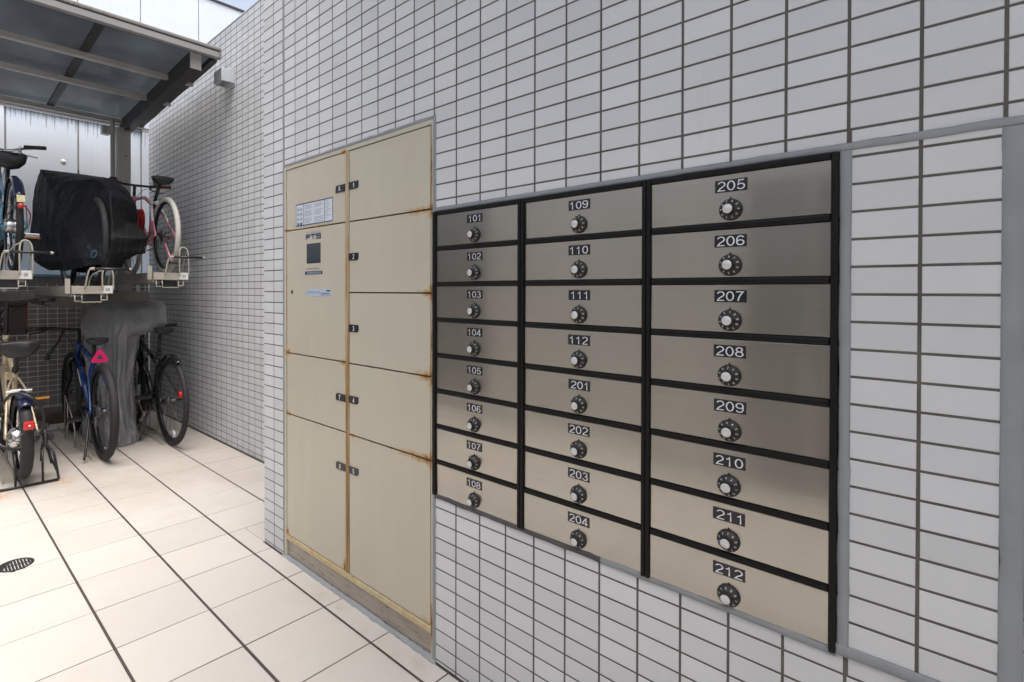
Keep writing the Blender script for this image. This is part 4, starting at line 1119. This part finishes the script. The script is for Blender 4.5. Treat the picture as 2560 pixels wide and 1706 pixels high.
    m.pipe([bb+Vector((0, .040, cr_)), ra+Vector((0, .040, ch))], .0038, 6); m.pipe([bb+Vector((0, .040, -cr_)), ra+Vector((.03, .040, -.085)), ra+Vector((.012, .040, -.05)), ra+Vector((-.01, .04, -ch*.8))], .0038, 6)
    m.build('chain', MT_DALLOY, b, False)
    m = MB(); m.lathe([(.012, .026), (.048, .028), (.048, .031), (.040, .034), (.034, .040), (.024, .046), (.012, .048)], ra, 'y', 24); m.box(.012-.012, .012+.012, .036, .052, Rr-.105, Rr-.03, .004); m.build('gear_cluster', MT_DALLOY if P.get('gears', 1) else MT_BLKPL, b, False)
    return b, dict(ra=ra, fa=fa, bb=bb, sc=sc, ht=ht, hb=hb, st=st, bh=bh, ck=ck)

# blue mountain bike on the floor rail
bk, q = bicycle('blue mountain bike with a pink warning triangle under its saddle', (-2.13, -.228, .004), dict(R=.342, wb=1.06, tw=.052, bb=(.40, .305), sc=(.285, .70), ht=(.79, .80), hb=(.835, .665), frame=MT_BLUE, fork=MT_BLKPAINT, fkr=.018, dt=.022,
    sadT=.10, sad=(.265, .845), bar=(.80, .895), bw=.335, sweep=.04, rise=.015, crank=195, rim=MT_BLKPL, seatstay=MT_BLUE))
m = MB(); m.pipe([q['bb']+(q['hb']-q['bb'])*.42+Vector((0, .0215, 0)), q['bb']+(q['hb']-q['bb'])*.75+Vector((0, .0215, 0))], .004, 4)
m.build('frame_lettering', MT_WHITEP, bk, False)
m = MB(); m.box(.345, .372, -.022, .022, .475, .535, .006); m.build('frame_reflector', MT_ORANGE, bk, False)
m = MB(); m.pipe([(.80, .10, .89), (.82, .13, .80), (.80, .20, .70), (.79, .21, .66)], [.008, .009, .014, .022], 8); m.build('lamp', MT_BLKPL, bk, False)
m = MB(); m.pipe(bez([(.19, .045, .33), (.05, .09, .14), (-.02, .12, .02)], 5), .008, 8); m.build('side_stand', MT_BLKPL, bk, False)
# the pink triangle that hangs from its saddle
tr = thing('warning_triangle', 'fluorescent pink warning triangle hanging below the saddle of the blue bike', 'triangle', (-2.30, -.215, .73))
m = MB(); s3 = .060; outer = []; inner = []
def tri_loop(sz, rnd_):
    P_ = []
    for k in range(3):
        a = math.pi/2+k*2*math.pi/3
        for j in range(-3, 4):
            aa = a+j*R(18); c0 = Vector((math.cos(a), math.sin(a)))*(sz-rnd_*1.0); P_.append(c0+Vector((math.cos(aa), math.sin(aa)))*rnd_)
    return P_
po, pi_ = tri_loop(s3, .015), tri_loop(.024, .003)
for xx in (0, .006):
    outer.append([m.bm.verts.new((-2.288+xx, -.215+p.x, .722+p.y)) for p in po]); inner.append([m.bm.verts.new((-2.288+xx, -.215+p.x, .722+p.y)) for p in pi_])
n3 = len(po)
for i in range(n3):
    j = (i+1) % n3
    m._f((outer[1][i], outer[1][j], inner[1][j], inner[1][i])); m._f((outer[0][j], outer[0][i], inner[0][i], inner[0][j])); m._f((outer[0][i], outer[0][j], outer[1][j], outer[1][i])); m._f((inner[0][j], inner[0][i], inner[1][i], inner[1][j]))
m.build('frame', MT_MAGENTA, tr)
m = MB(); m.pipe([(-2.285, -.215, .79), (-2.31, -.222, .815)], .006, 6); m.build('strap', MT_SKYBL, tr)

# black bike by the tiled wall
bk, q = bicycle('black city bike with a red spoke reflector nearest the tiled wall', (-2.165, .238, .004), dict(R=.345, wb=1.05, tw=.04, bb=(.43, .295), sc=(.30, .70), ht=(.76, .80), hb=(.79, .62), frame=MT_BLKPAINT, fork=MT_BLKPAINT,
    sadT=.11, sad=(.27, .90), bar=(.74, .88), bw=.26, sweep=.05, crank=160, rim=MT_BLKPL, dt=.024, ssf=.30, tt_path=[Vector((.335, 0, .60)), Vector((.77, 0, .76))]))
fender(bk, 0, .345, .372, .052, 35, 120, MT_BLKPAINT)
m = MB(); m.lathe([(0, -.012), (.026, -.012), (.028, 0), (.026, .012), (0, .012)], (-.20, 0, .42), 'y', 16); m.build('spoke_reflector', MT_RED, bk, False)
m = MB(); m.lathe([(0, -.006), (.034, -.006), (.034, .006), (0, .006)], (-.05, 0, .09), 'y', 6); m.build('spoke_reflector', MT_CAP, bk, False)
m = MB(); m.pipe(bez([(.36, .03, .28), (.33, .10, .15), (.27, .15, .012)], 5), .010, 8); m.build('side_stand', MT_BLKPL, bk, False)
m = MB(); m.pipe([(.24, -.025, .66), (.10, -.028, .62), (-.02, -.03, .70)], .006, 6); m.pipe([(.24, .025, .66), (.10, .028, .62), (-.02, .03, .70)], .006, 6); m.build('carrier', MT_BLKPL, bk, False)

# champagne small-wheeled bike at the left edge
bk, q = bicycle('champagne small-wheeled bike with a fat black tyre and red tail light', (-1.95, -.705, .03), dict(R=.262, wb=.98, tw=.066, bb=(.42, .30), sc=(.30, .66), ht=(.80, .86), hb=(.845, .58), frame=MT_BEIGE, fork=MT_BEIGE, dt=.036, tt=.022,
    sad=(.235, .84), bar=(.76, 1.10), bw=.275, sweep=.07, rise=.015, crank=155, rim=MT_CHROME, post=MT_BLKPL, sadL=.29, sadW=.235, sadT=.24, ssf=.16, gears=0))
fender(bk, 0, .262, .292, .078, 8, 130, MT_DKBLUE)
m = MB(); m.box(-.290, -.262, -.026, .026, .355, .405, .008); m.build('tail_light', MT_RED, bk, False)
m = MB(); m.box(-.293, -.289, -.006, .004, .376, .386, .002); m.build('tail_lens', MT_WHITEP, bk, False)
m = MB(); m.pipe([(.04, -.055, .545), (.04, .075, .545)], .009, 8); m.box(.02, .06, .0, .05, .533, .557, .004); m.build('brake_bridge', MT_WHITEP, bk, False)
m = MB(); m.lathe([(0, -.070), (.035, -.070), (.06, -.055), (.065, -.03), (.065, .03), (.06, .055), (.035, .07), (0, .07)], (0, 0, .262), 'y', 24); m.build('hub_motor', MT_CHROME, bk, False)
for s_ in (-1, 1):
    m = MB(); m.pipe(bez([(-.28, s_*.03, .34), (-.2, s_*.075, .28), (0, s_*.085, .262)], 4), .003, 5); m.build('mudguard_stay', MT_DALLOY, bk, False)
m = MB(); m.box(.52, .60, -.035, .035, .34, .62, .014); m.build('battery', MT_BEIGE, bk, False)
m = MB(); m.box(.512, .53, -.024, .024, .50, .56, .003); m.build('battery_badge', MT_BLKPL, bk, False)
m = MB(); m.pipe(bez([(.0, -.10, .262), (-.02, -.13, .15), (-.0, -.15, .06)], 5), .009, 8); m.build('derailleur', MT_BLKPL, bk, False)
m = MB(); m.lathe([(.0, -.02), (.022, -.02), (.022, .02), (0, .02)], (.76-.02, -.20, 1.10), 'z', 12); m.build('bell', MT_BLKPL, bk, False)
# reflector bars on its pedals
m = MB(); m.box(.20, .206, -.17, -.085, .452, .466, .002); m.build('pedal_reflector', MT_ORANGE, bk, False)
ck_ = thing('cable_lock', 'black cable lock looped round the rear wheel of the champagne bike', 'lock', (-1.95, -.70, .45))
m = MB(); m.pipe(bez([(-1.99, -.80, .50), (-1.86, -.76, .58), (-1.79, -.68, .56), (-1.80, -.62, .45), (-1.86, -.63, .30), (-1.84, -.72, .24), (-1.86, -.82, .28), (-1.98, -.85, .38), (-1.99, -.80, .50)], 8)[:-1], .0095, 8, closed=True); m.build('cable', MT_BLKPL, ck_)
cr = thing('crate', 'dark brown lattice crate carried in front of the champagne bike', 'crate', (-3.05, -.71, .88))
X0, X1, Y0, Y1, Z0, Z1 = -3.20, -2.90, -.86, -.562, .880, 1.132
for y in (Y0, Y1-.008):
    m = MB(); m.box(X0, X1, y, y+.008, Z1-.04, Z1); m.box(X0, X1, y, y+.008, Z0, Z0+.035)
    for i in range(7):
        a = X0+(X1-X0)*i/6
        for d_ in (-1, 1): m.pipe([(min(max(a-d_*.07, X0), X1), y+.004, Z0+.03), (min(max(a+d_*.07, X0), X1), y+.004, Z1-.035)], .005, 4)
    m.box(X0, X0+.014, y, y+.008, Z0, Z1); m.box(X1-.014, X1, y, y+.008, Z0, Z1); m.build('side', MT_CRATE, cr)
for x in (X0, X1-.008):
    m = MB(); m.box(x, x+.008, Y0+.009, Y1-.009, Z1-.04, Z1); m.box(x, x+.008, Y0+.009, Y1-.009, Z0, Z0+.035)
    for i in range(7):
        a = Y0+.01+(Y1-Y0-.02)*i/6
        for d_ in (-1, 1): m.pipe([(x+.004, min(max(a-d_*.07, Y0+.01), Y1-.01), Z0+.03), (x+.004, min(max(a+d_*.07, Y0+.01), Y1-.01), Z1-.035)], .005, 4)
    m.box(x, x+.008, Y1-.11, Y1-.009, Z0+.03, Z1-.03); m.build('side', MT_CRATE, cr)
MB().box(X0+.01, X1-.01, Y0+.01, Y1-.01, Z0-.004, Z0+.006).build('bottom', MT_CRATE, cr)
MB().box(X0+.004, X1-.004, Y1+.0005, Y1+.005, Z0+.01, Z1-.004).build('red_edge', MT_REDL, cr)
# black floor stand holding its rear wheel
sn = thing('wheel_stand', 'black rod stand on the floor behind the champagne bike, rusting at the feet', 'stand', (-1.83, -.70, 0))
m = MB(); m.pipe(bez([(-2.02, -.60, .10), (-1.985, -.60, .20), (-1.95, -.595, .235), (-1.90, -.575, .20), (-1.87, -.56, .185), (-1.84, -.548, .10), (-1.825, -.538, .012)], 4), .0075, 8); m.pipe([(-1.95, -.595, .235), (-1.835, -.545, .06)], .006, 7); m.build('side_loop', MT_BLKPL, sn)
m = MB(); m.pipe([(-1.825, -.538, .010), (-1.83, -.72, .010), (-1.84, -.95, .010)], .0085, 8); m.build('base_rod', MT_BLKPL, sn)
for y in (-.618, -.752):
    m = MB(); m.pipe([(-1.83, y, .012), (-1.85, y, .21)], .0065, 8); m.build('upright', MT_BLKPL, sn)
m = MB(); m.pipe(bez([(-1.86, -.60, .22), (-1.90, -.595, .30), (-1.93, -.60, .34)], 4), .012, 8); m.box(-1.94, -1.90, -.63, -.575, .33, .36, .006); m.box(-1.93, -1.90, -.585, -.55, .25, .29, .006); m.build('clamp', MT_BLKPL, sn)

# pink bike on tray 33
bk, q = bicycle('pink bike with a white rear tyre on the upper tray 33', (-2.31, .245, 1.352), dict(R=.308, wb=.96, tw=.040, bb=(.43, .275), sc=(.30, .605), ht=(.86, .735), hb=(.88, .60), frame=MT_PINK, seatstay=MT_PINK, fork=MT_PINK, tyre=MT_WTYRE, rim=MT_BLKPL, dt=.022,
    sad=(.16, .775), bar=(.855, .83), bw=.27, sweep=.12, rise=.0, crank=215, barm=MT_BLKPAINT, grip=MT_BROWNGRIP, sadW=.175, sadT=.13, sadL=.25, tt_path=[Vector((.36, 0, .60)), Vector((.55, 0, .68)), Vector((.86, 0, .70))], crankm=MT_BLKPL))
m = MB(); m.lathe([(.0185, -.02), (.0185, .02)], (.30, 0, .62), 'z', 14); m.box(.27, .33, -.028, .028, .585, .615, .008); m.pipe([(.28, 0, .60), (.20, .0, .595)], .016, 8); m.build('seat_clamp', MT_WHITEP, bk, False)
for s_ in (-1, 1):
    m = MB(); m.pipe(bez([(.27, s_*.022, .575), (.19, s_*.045, .51), (.13, s_*.058, .43)], 5), .0092, 8); m.build('white_stay', MT_WHITEP, bk, False)
    m = MB(); m.pipe([(-.10, s_*.035, .235), (-.235, s_*.030, .085)], .0075, 8); m.build('stand_leg', MT_PINK, bk, False)
m = MB(); m.box(-.262, -.222, -.05, .05, .070, .090, .005); m.build('stand_foot', MT_OLIVE, bk, False)
rl = thing('cable_lock', 'coiled red cable lock hanging on the frame of the pink bike', 'lock', (-2.85, .22, 1.84))
m = MB()
for k in range(3): m.pipe([(-2.80-.02*k+.075*math.cos(a), .205-.012*k, 1.82+.095*math.sin(a)) for a in [2*math.pi*i/22 for i in range(22)]], .0075, 6, closed=True)
m.build('coil', MT_REDL, rl); m = MB(); m.pipe([(-2.76, .20, 1.90), (-2.76, .20, 1.76)], .013, 8); m.build('barrel', MT_RED, rl)

# dark blue city bike on tray 35
bk, q = bicycle('navy city bike with a full rear mudguard on the upper tray 35', (-2.47, -.685, 1.342), dict(R=.325, wb=1.05, tw=.042, bb=(.45, .28), sc=(.34, .55), ht=(.86, .83), hb=(.90, .60), frame=MT_SKYBL, fork=MT_SKYBL, dt=.02,
    sad=(.30, .86), bar=(.74, 1.00), bw=.255, sweep=.20, rise=.02, crank=5, barm=MT_CHROME, grip=MT_OLIVE, lever=MT_CHROME, crankm=MT_CHROME, rim=MT_CHROME, sadW=.21, sadT=.26, gears=0))
fender(bk, 0, .325, .352, .062, 10, 150, MT_DKBLUE)
m = MB()
for k in range(6):
    a0, a1 = R(153+k*.6), R(154)
m.box(-.351, -.340, -.022, .022, .455, .500, .001); m.build('sticker', MT_YELSTK, bk, False)
m = MB(); m.lathe([(0, -.35), (.016, -.352), (.018, -.345)], (0, -.0, .43), 'x', 14); m.build('tail_reflector', MT_RED, bk, False)
for s_ in (-1, 1):
    m = MB(); m.pipe([(-.335, s_*.028, .44), (0, s_*.075, .325)], .003, 5); m.build('mudguard_stay', MT_DALLOY, bk, False)
m = MB(); m.lathe([(0, -.05), (.045, -.05), (.05, -.03), (.05, .03), (.045, .05), (0, .05)], (0, 0, .325), 'y', 20); m.build('hub_brake', MT_CHROME, bk, False)
m = MB(); m.box(.20, .28, -.175, -.082, .272, .300, .006); m.build('pedal_cage', MT_CHROME, bk, False)
m = MB(); m.box(.205, .275, -.1752, -.081, .262, .2715, .002); m.build('pedal_reflector', MT_ORANGE, bk, False)
m = MB(); m.pipe(bez([(-.33, .02, .47), (-.30, -.05, .40), (-.12, -.07, .33)], 4), .004, 5); m.build('rear_cable', MT_REDL, bk, False)

# covered bike on tray 34: the wheels that show below the cover
bk, q = bicycle('bicycle hidden under the black cover on tray 34, only its wheels showing', (-2.26, -.245, 1.250), dict(R=.325, wb=.95, tw=.04, bb=(.45, .27), sc=(.33, .50), ht=(.72, .66), hb=(.75, .55), frame=MT_BLKPAINT, fork=MT_BLKPAINT,
    sad=(.30, .62), bar=(.74, .72), bw=.15, sweep=.02, crank=95, cl=.12))

# ------------------------------------------------------------------ covers
def cover(root, levels, mat, seed, amp=.018, folds=7, nz=46, na=120, hem=0., sm=.8, namp=.01, pw=1.6, gro=.25, slant=0.):
    """cloth draped from a ridge: stacked outlines joined into one sheet"""
    zs = [l[0] for l in levels]
    def outline(k):
        P_ = [Vector((p[0], p[1], 0)) for p in levels[k][1]]; n = len(P_); out = []
        for i in range(na):
            t = i/na*n; j = int(t); u = t-j
            p0, p1, p2, p3 = P_[(j-1) % n], P_[j % n], P_[(j+1) % n], P_[(j+2) % n]
            s_ = sm
            cr_ = .5*((2*p1)+(p2-p0)*u+(2*p0-5*p1+4*p2-p3)*u*u+(3*p1-p0-3*p2+p3)*u**3)
            out.append(cr_*s_+(p1*(1-u)+p2*u)*(1-s_))
        return out
    O = [outline(k) for k in range(len(levels))]
    m = MB(); rows = []
    for r_ in range(nz+1):
        z = zs[0]+(zs[-1]-zs[0])*(r_/nz)
        k = 0
        while k < len(zs)-2 and z < zs[k+1]: k += 1
        u = (zs[k]-z)/(zs[k]-zs[k+1])
        row = []
        C_ = Vector((0, 0, 0))
        pts = [O[k][i]*(1-u)+O[k+1][i]*u for i in range(na)]
        for p in pts: C_ += p
        C_ /= na
        dep = min(1, max(0, (zs[0]-z)/gro))
        for i, p in enumerate(pts):
            d = (p-C_); ln = d.length
            if ln > 1e-5: d /= ln
            a = 2*math.pi*i/na
            w = mnoise.noise(Vector((p.x*7+seed, p.y*7, z*2.6)))*namp+mnoise.noise(Vector((p.x*21+seed, p.y*21, z*8)))*namp*.45
            ph = a*folds+z*slant+mnoise.noise(Vector((z*1.6, seed, a*1.7)))*2.0+mnoise.noise(Vector((a*2.3, seed, 0)))*3
            w += ((1-abs(math.sin(ph)))**pw-.3)*amp*dep*(.55+.45*mnoise.noise(Vector((a*3, z*2, seed))))
            w -= abs(mnoise.noise(Vector((p.x*6+z*5+seed, p.y*6-z*4, z*6))))*namp*1.6*dep
            zz_ = z+(hem*math.sin(a*3+seed)+mnoise.noise(Vector((p.x*6, p.y*6, seed)))*hem)*(r_/nz)**4
            row.append(m.bm.verts.new((p.x+d.x*w, p.y+d.y*w, zz_)))
        rows.append(row)
    m.smooth = True
    for r_ in range(nz):
        for i in range(na): m._f((rows[r_][i], rows[r_][(i+1) % na], rows[r_+1][(i+1) % na], rows[r_+1][i]))
    top = m.bm.verts.new(sum((v.co for v in rows[0]), Vector())/na+Vector((0, 0, .006)))
    for i in range(na): m._f((rows[0][(i+1) % na], rows[0][i], top))
    return m.build('cloth', mat, root)
bc = thing('bicycle_cover', 'black nylon bicycle cover draped over the bike on the upper middle tray', 'cover', (-2.6, -.22, 1.38), 0, 'bicycle covers')
cover(bc, [(2.187, [(-3.03, -.462), (-3.00, -.462), (-2.985, -.22), (-3.00, .010), (-3.03, .012), (-3.045, -.22)]),
           (2.140, [(-3.06, -.475), (-2.93, -.466), (-2.74, -.22), (-2.86, .028), (-3.04, .045), (-3.10, -.22)]),
           (2.05, [(-3.09, -.485), (-2.78, -.452), (-2.36, -.205), (-2.64, .055), (-3.05, .105), (-3.15, -.22)]),
           (1.90, [(-3.12, -.50), (-2.60, -.435), (-2.08, -.19), (-2.44, .080), (-3.02, .20), (-3.2, -.22)]),
           (1.74, [(-3.14, -.51), (-2.42, -.422), (-1.985, -.20), (-2.30, .035), (-2.9, .14), (-3.22, -.22)]),
           (1.60, [(-3.14, -.52), (-2.24, -.405), (-1.95, -.21), (-1.97, .032), (-2.6, .10), (-3.22, -.22)]),
           (1.50, [(-3.10, -.52), (-2.12, -.39), (-1.95, -.22), (-1.97, -.005), (-2.6, .04), (-3.2, -.22)]),
           (1.435, [(-3.02, -.50), (-2.06, -.375), (-1.95, -.23), (-2.02, -.10), (-2.6, -.03), (-3.1, -.22)]),
           (1.375, [(-2.85, -.44), (-2.03, -.355), (-1.96, -.24), (-2.04, -.135), (-2.5, -.09), (-3.0, -.25)])], MT_BCOVER, 3.3, .007, 5, 84, 200, .014, .16, .013, 3.0, .5, 3.0)
m = MB(); e0 = Vector((-1.953, -.318, 1.465)); m.pipe([e0+Vector((.004, .016*math.cos(a), .022*math.sin(a)+.010*math.cos(a))) for a in [2*math.pi*i/18 for i in range(18)]], .0032, 6, closed=True); m.build('eyelet', MT_CYAN, bc)
gc = thing('bicycle_cover', 'grey cloth bicycle cover hanging to the floor between the blue and black bikes', 'cover', (-2.6, .03, 0), 0, 'bicycle covers')
cover(gc, [(1.125, [(-2.74, -.13), (-2.68, -.12), (-2.62, .09), (-2.53, .295), (-2.57, .305), (-2.70, .10)]),
           (1.07, [(-2.79, -.19), (-2.66, -.17), (-2.52, .07), (-2.46, .295), (-2.58, .33), (-2.78, .10)]),
           (.95, [(-2.81, -.235), (-2.60, -.19), (-2.43, .05), (-2.43, .295), (-2.60, .35), (-2.84, .10)]),
           (.905, [(-2.80, -.24), (-2.57, -.18), (-2.43, .02), (-2.45, .25), (-2.62, .32), (-2.86, .08)]),
           (.845, [(-2.78, -.215), (-2.56, -.155), (-2.46, -.02), (-2.53, .10), (-2.66, .16), (-2.86, .0)]),
           (.50, [(-2.78, -.21), (-2.54, -.15), (-2.45, -.05), (-2.54, .05), (-2.67, .10), (-2.90, .0)]),
           (.18, [(-2.82, -.21), (-2.51, -.145), (-2.41, -.055), (-2.50, .04), (-2.66, .10), (-2.95, .0)]),
           (.006, [(-2.85, -.22), (-2.49, -.15), (-2.36, -.06), (-2.44, .07), (-2.62, .15), (-3.0, .0)])], MT_GCOVER, 8.1, .050, 4, 96, 240, .0, .12, .010, 1.3, .55, 5.0)
